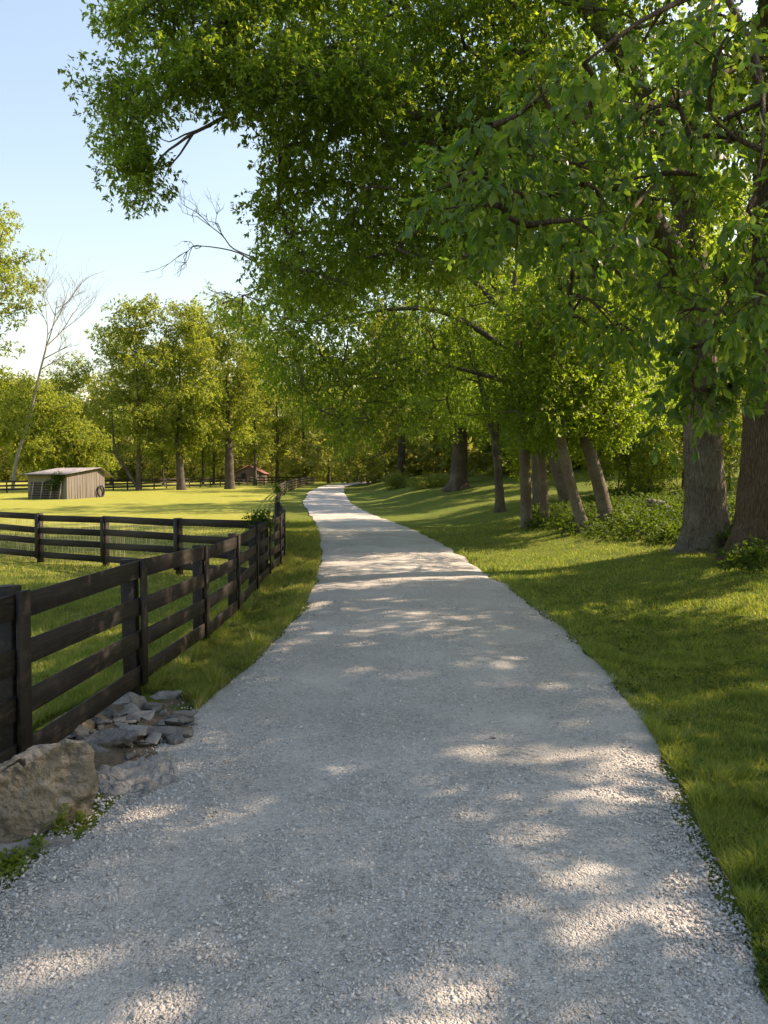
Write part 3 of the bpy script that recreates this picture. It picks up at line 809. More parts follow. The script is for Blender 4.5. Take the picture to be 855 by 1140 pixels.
# ------------------------------------------------------------------ generic trees by envelope
def env_tree(name, label, b, h, r, lean=(0, 0), leaf=None, bark=None, n=60, L=.22, ntw=22, k=7, trunk_r=.3, c0=.30, rd=1.3, group=None, shell=.5, fork=False, keep=1.0):
    b = np.array(b, float); reseed(b[0], b[1], h)
    t = empty(name, b, label, 'tree', group)
    mb = MB(); top = b + [lean[0], lean[1], h * .74]
    P = [b - [0, 0, .3], b, b + [lean[0]*.2 + R.normal()*.15, lean[1]*.2, h*.28], b + [lean[0]*.5 + R.normal()*.3, lean[1]*.5, h*.58], top]
    p = spline(P, h / 40); hh = (p[:, 2] - b[2]) / h
    mb.tube(p, trunk_r * np.interp(hh, [-.1, 0, .05, .4, .74], [1.4, 1.25, 1, .6, .06]), 10)
    sk = [q for q in p if q[2] > b[2] + h * c0 * .8]
    if fork:
        q = tube_fit(mb, [b + [0, 0, .3], b + [-1.2, -.3, h*.10], b + [-2.6, -.5, h*.22], b + [-3.2, 0, h*.5]], trunk_r * .8, .05, .4, 8); sk.extend(q[4:])
    # lobed envelope: a few overlapping ellipsoids
    C = []
    nl = 6
    for i in range(nl):
        a = R.uniform(0, 2*np.pi); hf = c0 + (1 - c0) * (i + .6) / nl
        rr = r * math.sin(math.pi * min(.95, (hf - c0 * .7) / (1.12 - c0 * .7))) ** .6
        cc = b + np.array([lean[0]*hf + math.cos(a)*rr*.35, lean[1]*hf + math.sin(a)*rr*.35, h*hf - h*.04])
        C.append(ell_clumps(cc, (rr*.75, rr*.75, h*(1-c0)/nl*1.0), max(3, n//nl), rd*.75, shell))
    C = np.concatenate(C)
    C = C[R.random(len(C)) < keep]
    connect(mb, sk, C, trunk_r*.35, .02, seg=4, step=.9)
    mb.obj('trunk', bark, t, True)
    cr = Crown(); m = len(C)
    cr.add(twigs(C, np.tile([rd, rd, rd*.6], (m, 1)) * R.uniform(.7, 1.25, m)[:, None], ntw, k, .5, L, .6, .2, .5))
    cr.obj(leaf, t); own(t)
    return t

def gp(u, Y):
    x = (u - CU) / F * Y; return np.array([x, Y, T(x, Y)])
def hgt(v, Y, z0): return H + (HY - v) / F * Y - z0

def far_row():
    G = 'trees along the far paddock fence'
    rows = [  # u, Y, top v, half width px, label, trunk r, c0, fork, lean px
        (-8, 84, 232, 70, 'tall dark tree cut by the left edge of the view, clumps of yellow green leaf', .5, .28, 0, 0),
        (37, 98, 425, 48, 'low light green tree with a thin trunk just left of the wooden shed', .28, .30, 0, 2),
        (92, 102, 470, 45, 'small bushy yellow green tree directly behind the wooden shed roof', .22, .10, 0, 0),
        (154, 90, 335, 54, 'tall tree right of the shed with a second stem forking low to the left', .34, .28, 1, -2),
        (202, 92, 345, 50, 'broad tree with a thick pale trunk leaning slightly left at the fence', .62, .25, 0, -3),
        (182, 118, 380, 40, 'thin trunked tree seen between the forked tree and the thick pale trunk', .2, .2, 0, 0),
        (256, 97, 340, 52, 'thickest dark straight trunk at the far fence, left of the red roofed house', .72, .30, 0, 0),
        (226, 125, 350, 40, 'slim tree seen between the thick pale and the thick dark trunk', .25, .2, 0, 0),
        (284, 118, 360, 42, 'slim straight tree standing in front of the red roofed house', .30, .25, 0, 1),
        (308, 128, 372, 40, 'tree just right of the red roofed house with slender stem', .36, .2, 0, 2),
        (340, 134, 385, 44, 'dark tree at the end of the paddock where the fences meet', .42, .2, 0, -2),
        (366, 150, 395, 46, 'tree farthest along the drive behind the end of the fence', .40, .15, 0, 1),
        (70, 122, 400, 46, 'pale tree standing behind the low tree left of the shed', .22, .12, 0, 0),
        (124, 124, 372, 46, 'pale tree filling the gap left of the forked tree', .24, .12, 0, 0),
        (238, 130, 362, 46, 'pale tree filling the gap left of the thickest dark trunk', .24, .12, 0, 0),
        (398, 165, 400, 50, 'tree directly above the point where the drive disappears', .40, .12, 0, 0)]
    for u, Y, v, hw, lab, tr, c0, fk, ln in rows:
        b = gp(u, Y); r = hw / F * Y
        env_tree('paddock_tree', lab, b, hgt(v, Y, b[2]), r, (ln / F * Y, 0), M['far_leaf'], M['bark_far'], n=130, L=.27, ntw=34, k=8, trunk_r=tr*.85, c0=c0, rd=1.35, group=G, fork=bool(fk))
far_row()

def bank_trees():
    # the wood carries on along the bank beside and behind the camera
    for x, y, h, r, lab in ((12.5, 4.5, 19, 5.4, 'tall broad tree on the bank beside the near end of the drive'), (15.5, 11.5, 21, 5.5, 'tall tree standing on the bank behind the great furrowed trunk'), (16.5, 19, 16, 4.6, 'middling tree close behind the great furrowed trunk on its right'),
                            (17, 41, 18, 5, 'tree of the wood up the bank behind the leaning trunks'), (17.5, 53, 17, 5, 'tree on the upper lawn behind the forked tree')):
        b = np.array([x, y, float(T(x, y))])
        env_tree('bank_tree', lab, b, h, r, (R.normal(), R.normal()), M['oak_leaf'], M['bark_oak'], n=60 if y < 8 else 46, keep=.84 if y < 8 else .64, L=.24, ntw=115, k=8, trunk_r=.4, c0=.27, rd=1.15, group='trees of the wood along the bank')
bank_trees()

def dead_tree():
    b = gp(14, 88); Y = 88
    t = empty('bare_tree', b, 'bare grey leafless tree leaning right beside the left edge, fine twigs against the sky', 'tree')
    mb = MB()
    p = tube_fit(mb, [b - [0, 0, .2], b, at(19, 510, Y), at(32, 468, Y), at(43, 420, Y), at(52, 385, Y)], .21, .10, .4, 10)
    def br(a, d, r, lv):
        ln = np.linalg.norm(d)
        e = a + d; m = a + d * .5 + R.normal(size=3) * ln * .06
        P = spline([a, m, e], ln / 6); mb.tube(P, np.linspace(r, r * .45, len(P)), 5 if lv > 1 else 3)
        if lv == 0: return
        for k in range(4):
            s = P[int(len(P) * (.35 + .6 * k / 4))]
            nd = d / ln * .8 + rand_unit(1)[0] * [.75, .75, .35] + [0, 0, .25]
            br(s, nd * ln * R.uniform(.45, .7), r * .55, lv - 1)
    e = p[-1]; s = 1 / F * Y
    br(e, np.array([12*s, 0, 50*s]), .085, 3); br(e, np.array([28*s, .5, 38*s]), .08, 3)
    br(p[-3], np.array([-8*s, -.4, 55*s]), .07, 3); br(p[-5], np.array([30*s, 0, 16*s]), .08, 2); br(p[-8], np.array([22*s, .3, 14*s]), .07, 2)
    mb.obj('trunk', M['bark_dead'], t, True); own(t)
dead_tree()

def woodland():
    reseed(7, 8)
    # far-off wood behind everything: reads as one mass
    cr, tr = Crown(), MB()
    C = []
    def band(u0, u1, Y0, Y1, v0, v1, n):
        for _ in range(n):
            u, Y = R.uniform(u0, u1), R.uniform(Y0, Y1)
            b = gp(u, Y); top = max(3.5, hgt(R.uniform(v0, v1), Y, b[2]))
            for k in range(9):
                hh = top * (R.uniform(.08, 1.0) if k < 7 else R.uniform(.02, .16)); w = top * .24 * (1.1 - hh / top * .6)
                C.append(b + [R.normal() * w, R.normal() * w, hh])
            tr.tube([b, b + [R.normal() * .3, 0, top * .5], b + [R.normal() * .6, 0, top * .9]], [.25, .16, .04], 5)
    band(-140, 480, 175, 280, 415, 470, 330)
    band(400, 620, 110, 150, 330, 420, 55)
    band(540, 1150, 62, 110, 240, 400, 190)
    band(1000, 1600, 40, 90, 150, 350, 40)
    C = np.array(C); n = len(C); rd = C[:, 1] * .0115
    cr.add(twigs(C, np.stack([rd, rd, rd * .75], 1) * R.uniform(.7, 1.3, n)[:, None], 34, 6, .8, .62, .65, .2, .5))
    fs = [np.concatenate(cr.q)]
    o = cr.obj(M['wood_leaf'], None, 'woodland'); o['kind'] = 'stuff'; o['label'] = 'far-off pale green wood behind the paddock and the lawn'; o['category'] = 'wood'
woodland()

# saplings and undergrowth on the right bank
def saplings():
    G = 'thin saplings behind the leaning trunks'
    spec = [(702, 553, 395, 40, 'straight dark sapling trunk between the leaning trunks and the great oak', .11),
            (739, 548, 400, 42, 'sapling with bright leaves just left of the great oak trunk', .07),
            (664, 552, 380, 34, 'thin sapling seen behind the thickest leaning trunk', .06),
            (688, 545, 390, 34, 'hair thin sapling between the thickest leaning trunk and the straight dark sapling', .05),
            (723, 556, 430, 40, 'low leafy sapling with yellow green leaves near the grey half buried stone', .05),
            (812, 545, 380, 40, 'slim sapling seen in the gap between the two big trunks', .06),
            (586, 540, 425, 28, 'small sapling on the lawn just left of the upright trunk pair', .05),
            (765, 540, 370, 46, 'leafy sapling hidden mostly behind the great oak trunk', .06),
            (622, 540, 400, 36, 'pale leafed sapling behind the upright trunk pair', .05)]
    for u, v, tv, hw, lab, tr in spec:
        b = ground_at(u, v); Y = b[1]; h = hgt(tv, Y, b[2]); r = hw / F * Y
        env_tree('sapling', lab, b, h, r, (R.normal() * .2, 0), M['sapling_leaf'], M['bark_grey'], n=85, L=.14, ntw=20, k=6, trunk_r=tr, c0=.14, rd=.6, group=G)
saplings()

def understory():
    G = 'bushy understory trees along the upper lawn'
    for u, Y, h, r, lab in ((588, 70, 8, 4.6, 'bushy understory tree at the top of the lawn left of the upright trunk pair'), (640, 66, 8.5, 5, 'dense low tree filling the view between the leaning trunks'),
                            (690, 62, 8, 4.6, 'dense low tree behind the straight dark sapling'), (738, 58, 8.5, 4.6, 'dense low tree just left of the great oak, far up the lawn'),
                            (822, 56, 9, 5, 'dense low tree seen between the two big trunks'), (545, 82, 9, 5.5, 'bushy tree beyond the lawn between the stout and the forked trunk')):
        b = gp(u, Y)
        env_tree('understory_tree', lab, b, h, r, (0, 0), M['maple_leaf'], M['bark_far'], n=80, L=.22, ntw=34, k=7, trunk_r=.12, c0=.08, rd=1.05, group=G)
understory()

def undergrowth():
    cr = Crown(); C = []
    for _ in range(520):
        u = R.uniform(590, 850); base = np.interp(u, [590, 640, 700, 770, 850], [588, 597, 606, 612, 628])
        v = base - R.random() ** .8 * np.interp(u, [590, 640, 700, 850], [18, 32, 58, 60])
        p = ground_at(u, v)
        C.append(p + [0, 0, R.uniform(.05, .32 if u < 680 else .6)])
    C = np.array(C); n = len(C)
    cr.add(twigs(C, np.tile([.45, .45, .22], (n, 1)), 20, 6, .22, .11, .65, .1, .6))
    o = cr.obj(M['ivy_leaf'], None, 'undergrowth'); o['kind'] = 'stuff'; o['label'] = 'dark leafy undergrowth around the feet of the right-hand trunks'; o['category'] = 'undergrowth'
undergrowth()

def shrub(u, v, wpx, hpx, lab, leaf='shrub_leaf'):
    b = ground_at(u, v); Y = b[1]; r = wpx / 2 / F * Y; h = hpx / F * Y
    t = empty('garden_shrub', b, lab, 'shrub', 'low mounded shrubs by the bend')
    cr = Crown(); C = ell_clumps(b + [0, 0, h * .42], (r, r * .8, h * .5), 46, .3, .4)
    n = len(C)
    cr.add(twigs(C, np.full((n, 3), .30), 26, 6, .25, .11, .5, .1, .5)); cr.obj(M[leaf], t, 'foliage')
    mb = MB()
    for c in C[:14]: mb.tube(spline([b, (b + c) / 2 + [0, 0, .1], c], .3), np.linspace(.03, .01, len(spline([b, (b + c) / 2, c], .3))), 4)
    mb.obj('stem', M['bark_far'], t); own(t)
shrub(441, 544, 32, 21, 'rounded bright green shrub, taller of the mounded pair left of the stout trunk')
shrub(478, 543, 54, 15, 'long low shrub spreading against the foot of the stout dark trunk')
shrub(455, 527, 30, 30, 'pale airy bush standing behind the rounded bright green shrub')

# ------------------------------------------------------------------ fences
def fence(name, label, posts, side, hgt_=1.29, nb=4, bh=.165, pitch=.33, span=1, mat_='black', planks=True, wire=False, post_w=.125, jit=.017, group=None):
    """posts: list of (x,y); side: +1 puts the boards to the right of the walking direction"""
    P = np.array([(x, y, T(x, y)) for x, y in posts])
    t = empty(name, P[0], label, 'fence', group)
    d = np.gradient(P[:, :2], axis=0); d /= np.linalg.norm(d, axis=1)[:, None]
    nr = np.stack([d[:, 1], -d[:, 0]], 1) * side
    up = np.array([0, 0, 1.])
    def v3(a): return np.array([a[0], a[1], 0.])
    def piece(nm, a, b, s, u, w, h):
        mb = MB(); mb.beam(a, b, s, u, w, h); o = mb.obj(nm, M[mat_], t); o.location = -P[0]
    off = post_w / 2 + .0135
    for i, p in enumerate(P):
        n, dd = v3(nr[i]), v3(d[i]); j = R.normal(0, jit, 3)
        piece('post', p - up * .4, p + up * (hgt_ + .02 + j[0]) + v3(j[1:]) , n, dd, post_w, post_w)
        if planks:
            o = n * (off + .029)
            piece('face_plank', p + o + up * (hgt_ - (nb-1)*pitch - bh - .02), p + o + up * (hgt_ + .01), n, dd, .026, .135)
    hs = [hgt_ - bh/2 - k * pitch for k in range(nb)]
    for i in range(0, len(P) - 1, span):
        e = min(i + span, len(P) - 1)
        a, b = P[i], P[e]; dd = b - a; dd /= np.linalg.norm(dd)
        n = np.cross(dd, up) * side; n /= np.linalg.norm(n); u2 = np.cross(n, dd) * (1 if side > 0 else -1)
        if u2[2] < 0: u2 = -u2
        for h in hs:
            w1, w2 = R.normal(0, jit, 2)
            if span == 1: piece('board', a + v3(nr[i])*off + up*(h+w1) + dd*.002, b + v3(nr[e])*off + up*(h+w2) - dd*.002, n, u2, .025, bh)
            else:
                mb = MB()
                for k in range(i, e):
                    a, b = P[k], P[k+1]; dk = (b - a) / np.linalg.norm(b - a)
                    nk = np.cross(dk, up) * side; nk /= np.linalg.norm(nk)
                    mb.beam(a + v3(nr[k])*off + up*h + dk*.003, b + v3(nr[k+1])*off + up*h - dk*.003, nk, np.cross(nk, dk) * side, .025, bh)
                o = mb.obj('board', M[mat_], t); o.location = -P[0]
    if wire:
        mb = MB()
        for i in range(len(P) - 1):
            a, b = P[i] - v3(nr[i]) * (post_w/2 + .006), P[i+1] - v3(nr[i+1]) * (post_w/2 + .006)
            ln = np.linalg.norm(b - a); dk = (b - a) / ln; nk = np.cross(dk, up)
            for s in np.arange(.1, ln, .1): mb.beam(a + dk*s + up*.05, a + dk*s + up*1.2, nk, dk, .004, .004)
            for h in np.arange(.06, 1.2, .1): mb.beam(a + up*h, b + up*h, nk, up, .004, .004)
        o = mb.obj('wire_mesh', M['wire'], t); o.location = -P[0]
    return t, P

rp = [(-2.85, -1.1), (-2.78, 1.0), (-2.70, 3.1)] + [tuple(ground_at(u, v)[:2]) for u, v in ((12, 876), (149, 775), (222, 721), (259, 689), (281, 662))]
rp += [(-2.60, 16.2), (-2.66, 18.3), (-2.85, 20.4), (-3.12, 22.5)]
fence('board_fence', 'black four board fence running along the left verge of the drive', rp, 1)
rp2 = [(-3.12, 22.5)]
ys = np.arange(24.9, 60, 2.4)
xs = np.interp(ys, [22.5, 30, 40, 50, 58, 60], [-3.12, -4.35, -5.78, -7.2, -8.35, -8.6])
rp2 = [(x, y) for x, y in zip(xs, ys)]
fence('board_fence', 'black board fence climbing away up the verge, seen almost end on', [(-3.16, 22.62)] + rp2, 1, span=2)
ys = np.arange(61, 140, 3.0); xs = np.interp(ys, [60, 77, 100, 140], [-8.65, -10.5, -11.9, -13.2])
fence('board_fence', 'sunlit brown board fence beside the farthest visible stretch of the drive', list(zip(xs, ys)), 1, span=2, mat_='bend', planks=False)
cp = [tuple(ground_at(u, v)[:2]) for u, v in ((200, 640), (118, 631), (45, 626))]
c0 = np.array(cp[0]); c2 = np.array(cp[2]); dv = (c2 - c0) / 2
cross = [tuple(c0 - dv * .93)] + cp + [tuple(c2 + dv * k) for k in (1, 2, 3, 4)]
fence('board_fence', 'black board fence backed with wire mesh crossing the paddock to the left', cross, -1, wire=True, mat_='black_cross')
a, b_, c_ = np.array([-62, 63.]), np.array([-34., 88]), np.array([-13.3, 139])
fl = [tuple(a + (b_ - a) * k / 15) for k in range(15)] + [tuple(b_ + (c_ - b_) * k / 22) for k in range(22)]
fence('board_fence', 'long dark board fence behind the shed along the far side of the paddock', fl, 1, 1.33, 3, .20, .43, 2, 'farfence', False, jit=.02)
fence('board_fence', 'short dark board fence at the skyline beside the bend in the drive', [(-7.6 + 2.2*k, 150 + .6*k) for k in range(4)], 1, 1.6, 4, .2, .4, 1, 'farfence', False)

# ------------------------------------------------------------------ shed
def shed():
    A = np.array([-28.3, 66.0]); e1 = np.array([-3.65, 1.15]); l1 = np.linalg.norm(e1) ; e1 /= l1; e2 = np.array([-e1[1], e1[0]]) * -1
    if e2[1] < 0: e2 = -e2
    l1, l2 = 4.3, 5.1
    z0 = float(min(T(*A), T(*(A + e1*l1)))) - .15
    base = np.array([A[0], A[1], z0 + .15])
    t = empty('wooden_shed', base, 'small weathered plank shed with a low grey tin roof in the paddock', 'shed')
    def pt(a, b, z): return np.array([*(A + e1*a + e2*b), z0 + z])
    hf, hr, hb, rb = 2.42, 3.05, 2.62, l2 * .83
    def wall(nm, poly, m, th):
        mb = MB(); n = len(poly); V = [np.array(p) for p in poly] + [np.array(p) + th for p in poly]
        q = [[i, (i+1) % n, n+(i+1) % n, n+i] for i in range(n)]
        mb.add(V, q)
        bm = bmesh.new(); vs = [bm.verts.new(v) for v in V]
        for k in q: bm.faces.new([vs[i] for i in k])
        bm.faces.new([vs[i] for i in range(n)]); bm.faces.new([vs[n+i] for i in range(n)][::-1])
        bmesh.ops.recalc_face_normals(bm, faces=bm.faces)
        me = bpy.data.meshes.new(nm); bm.to_mesh(me); bm.free(); me.materials.append(m)
        o = put(bpy.data.objects.new(nm, me), t); o.location = -base; return o
    th = np.array([*e2, 0]) * .06; th1 = np.array([*e1, 0]) * .06
    wall('wall', [pt(0, 0, 0), pt(l1, 0, 0), pt(l1, 0, hf), pt(0, 0, hf)], M['shed'], th)
    wall('wall', [pt(0, l2, 0), pt(l1, l2, 0), pt(l1, l2, hb), pt(0, l2, hb)], M['shed'], -th)
    for a, s in ((0, 1), (l1, -1)):
        wall('wall', [pt(a, .063, 0), pt(a, l2-.063, 0), pt(a, l2-.063, hb), pt(a, rb, hr), pt(a, .063, hf)], M['shed'], th1 * s)
    # battens over the joints of the end wall
    mb = MB()
    for k in range(1, 15):
        b = l2 * (k + R.uniform(-.35, .35)) / 15; zt = np.interp(b, [0, rb, l2], [hf, hr, hb]) - .03
        mb.beam(pt(-.012, b, 0), pt(-.012, b, zt), np.array([*e1, 0]), np.array([*e2, 0]), .02, .045)
    o = mb.obj('batten', M['shed'], t); o.location = -base
    # two roof slopes of corrugated sheet
    def slope(b0, za, b1, zb):
        mb = MB(); n = 60; V, q = [], []
        for i in range(n + 1):
            a = -.35 + (l1 + .7) * i / n; dz = .02 * math.sin(i * 2.1)
            V += [pt(a, b0, za + dz), pt(a, b1, zb + dz), pt(a, b0, za + dz - .03), pt(a, b1, zb + dz - .03)]
        for i in range(n):
            k = 4*i
            q += [[k, k+4, k+5, k+1], [k+2, k+3, k+7, k+6], [k, k+2, k+6, k+4], [k+1, k+5, k+7, k+3]]
        q += [[0, 1, 3, 2], [4*n, 4*n+2, 4*n+3, 4*n+1]]
        mb.add(V, q); return mb
    sf = (hr - hf) / rb
    o = slope(-.55, hf + .06 - .55*sf, rb + .02, hr + .07).obj('roof', M['tin'], t); o.location = -base
    sb = (hr - hb) / (l2 - rb)
    o = slope(rb - .02, hr + .074, l2 + .9, hb + .07 - .9*sb).obj('roof', M['tin'], t); o.location = -base
    # dark fascia
    mb = MB(); mb.beam(pt(-.3, -.5, hf - .05), pt(l1 + .3, -.5, hf - .05), np.array([*e2, 0]), np.array([0, 0, 1.]), .04, .13)
    o = mb.obj('fascia', M['dark'], t); o.location = -base
    # slatted gate panels leaning on the front
    gb = pt(2.2, -.5, .1)
    g = empty('gate_panel', gb, 'weathered slatted panel leaning on the shaded front of the shed', 'gate')
    mb = MB(); up = np.array([0, 0, 1.]); n3 = np.array([*e2, 0]); x3 = np.array([*e1, 0])
    lean = (up * 1.35 + n3 * .28); lean /= np.linalg.norm(lean)
    nl = np.cross(x3, lean)
    zt = float(T(*(A + e1*2))) - z0
    for a in (.45, 1.45, 2.5, 3.5): 
        m2 = MB(); m2.beam(pt(a, -.45, zt), pt(a, -.45, zt) + lean * 1.55, nl, x3, .05, .10); o = m2.obj('stile', M['gate'], g); o.location = -gb
    for k in range(7):
        z = .08 + k * .23
        mb.beam(pt(.35, -.45, zt) + lean*z + nl*.05, pt(3.9, -.45, zt) + lean*z + nl*.05, nl, lean, .03, .09)
    o = mb.obj('slat', M['dark'], g); o.location = -gb
    # hoop by the end wall
    c = pt(-.14, l2 * .86, 0); c[2] = T(c[0], c[1]) + .56
    hb_ = MB(); th_ = np.linspace(0, 2*np.pi, 29)
    n1 = np.array([*e2, 0])
    hb_.tube(np.array([c + .45*math.cos(x)*n1 + .53*math.sin(x)*up for x in th_]), np.full(29, .075), 8, cap=False)
    o = hb_.obj('tractor_hoop', M['rubber'], None, True); o['label'] = 'dark round hoop leaning against the sunny end wall of the shed'; o['category'] = 'hoop'
    iv = Crown(); C = np.array([pt(1.0 + R.normal()*.45, -.25, R.uniform(1.2, 2.45)) for _ in range(16)])
    iv.add(twigs(C, np.full((len(C), 3), .25), 16, 6, .2, .12, .8, .2))
    o = iv.obj(M['ivy_leaf'], None, 'climbing_vine'); o['label'] = 'green vine hanging from the front eave of the wooden shed'; o['category'] = 'vine'
shed()

# vines on the roadside fence
for u, v, Y, rr, lab in ((289, 578, 15.6, .19, 'bushy green vine on top of the fence where the cross fence meets it'), (309, 546, 49, .26, 'tuft of vine on top of the distant fence post at the crest')):
    cr = Crown(); c = at(u, v, Y); C = c + R.normal(size=(14, 3)) * rr * .5
    cr.add(twigs(C, np.full((14, 3), rr * .45), 14, 6, .12, .06 if Y < 20 else .09, .6, .1))
    o = cr.obj(M['ivy_leaf'], None, 'fence_vine'); o['label'] = lab; o['category'] = 'vine'; o['group'] = 'vines on the fence'

# ------------------------------------------------------------------ far house
def house():
    Y = 168; A = gp(277, Y); hw, hr = 2.2, 3.7
    t = empty('farm_house', A, 'brown house with a red gabled roof far off behind the trees', 'house')
    def P(x, y, z): return np.array([A[0] + x, A[1] + y, A[2] + z])
    mb = MB(); mb.add([P(-3.2, 0, -.5), P(3.2, 0, -.5), P(3.2, 0, hw), P(0, 0, hr), P(-3.2, 0, hw), P(-3.2, 9, -.5), P(3.2, 9, -.5), P(3.2, 9, hw), P(0, 9, hr), P(-3.2, 9, hw)],
                      [[0, 1, 2, 4], [1, 6, 7, 2], [5, 0, 4, 9], [6, 5, 9, 7]], [[4, 2, 3], [7, 9, 8]])
    o = mb.obj('wall', M['housewall'], t); o.location = -A
    mb = MB(); sl = np.array([5, 0, hw - hr]); 
    for s in (-1, 1):
        a, b = P(0, -.4, hr + .1), P(s*3.6, -.4, hw - .15)
        d = b - a; u2 = np.cross(d, [0, 1, 0]); u2 /= np.linalg.norm(u2) 
        V = [a, b, b + [0, 9.8, 0], a + [0, 9.8, 0]]; V += [q + [0, 0, .15] for q in V]
        mb.add(V, [[0, 1, 2, 3], [4, 5, 6, 7], [0, 1, 5, 4], [1, 2, 6, 5], [2, 3, 7, 6], [3, 0, 4, 7]])
    o = mb.obj('roof', M['redroof'], t); o.location = -A
    mb = MB(); mb.beam(P(-1.2, -.05, .9), P(-1.2, -.05, 2.1), [0, 1, 0], [1, 0, 0], .06, 1.0); o = mb.obj('window', M['dark'], t); o.location = -A
    mb = MB(); mb.beam(P(1.8, -.05, -.3), P(1.8, -.05, 1.9), [0, 1, 0], [1, 0, 0], .06, 1.0); o = mb.obj('door', M['palewall'], t); o.location = -A
house()

# ------------------------------------------------------------------ rocks
def rock_mesh(dims, seed, rough=.06, pts=None, sub=3, bev=.035, n=15):
    r = np.random.default_rng(seed)
    bm = bmesh.new()
    if pts is None:
        p = r.uniform(-1, 1, (n, 3)); p /= np.max(np.abs(p), axis=1)[:, None]; p *= r.uniform(.82, 1, (n, 1)); p *= np.array(dims) / 2
    else: p = np.array(pts, float)
    for q in p: bm.verts.new(q)
    res = bmesh.ops.convex_hull(bm, input=bm.verts)
    bmesh.ops.delete(bm, geom=[v for v in bm.verts if not v.link_faces], context='VERTS')
    mn = min(dims)
    bmesh.ops.bevel(bm, geom=bm.edges[:], offset=mn * bev, segments=1, affect='EDGES', profile=.6)
    bmesh.ops.triangulate(bm, faces=bm.faces[:])
    for _ in range(sub):
        lim = max(dims) / (6 if sub < 4 else 26 if sub < 6 else 62)
        es = [e for e in bm.edges if e.calc_length() > lim]
        if not es: break
        bmesh.ops.subdivide_edges(bm, edges=es, cuts=1)
        bmesh.ops.triangulate(bm, faces=bm.faces[:])
    bm.normal_update()
    o = r.uniform(0, 50, 3)
    for v in bm.verts:
        c = v.co / mn
        k = mnoise.fractal(Vector((c.x*1.6 + o[0], c.y*1.6 + o[1], c.z*1.6 + o[2])), 1.0, 2.0, 5)
        if sub >= 4: k += .35 * mnoise.fractal(Vector((c.x*9 + o[1], c.y*9 + o[2], c.z*9 + o[0])), .9, 2.0, 4) + .5 * abs(mnoise.noise(Vector((c.x*3 + o[2], c.y*3, c.z*5 + o[0]))))
        v.co += v.normal * k * rough * mn
    return bm

def rock(name, label, cat, u, v, dims, rot, m, seed, group=None, sink=.25, pts=None, rough=.10, sub=3, zup=0):
    bm = rock_mesh(dims, seed, rough, pts, sub)
    me = bpy.data.meshes.new(name); bm.to_mesh(me); bm.free(); me.materials.append(M[m])
    o = put(bpy.data.objects.new(name, me), None, label, cat, group)
    p = ground_at(u, v)
    o.location = p + [0, 0, dims[2] * (.5 - sink) + zup]; o.rotation_euler = rot
    return o

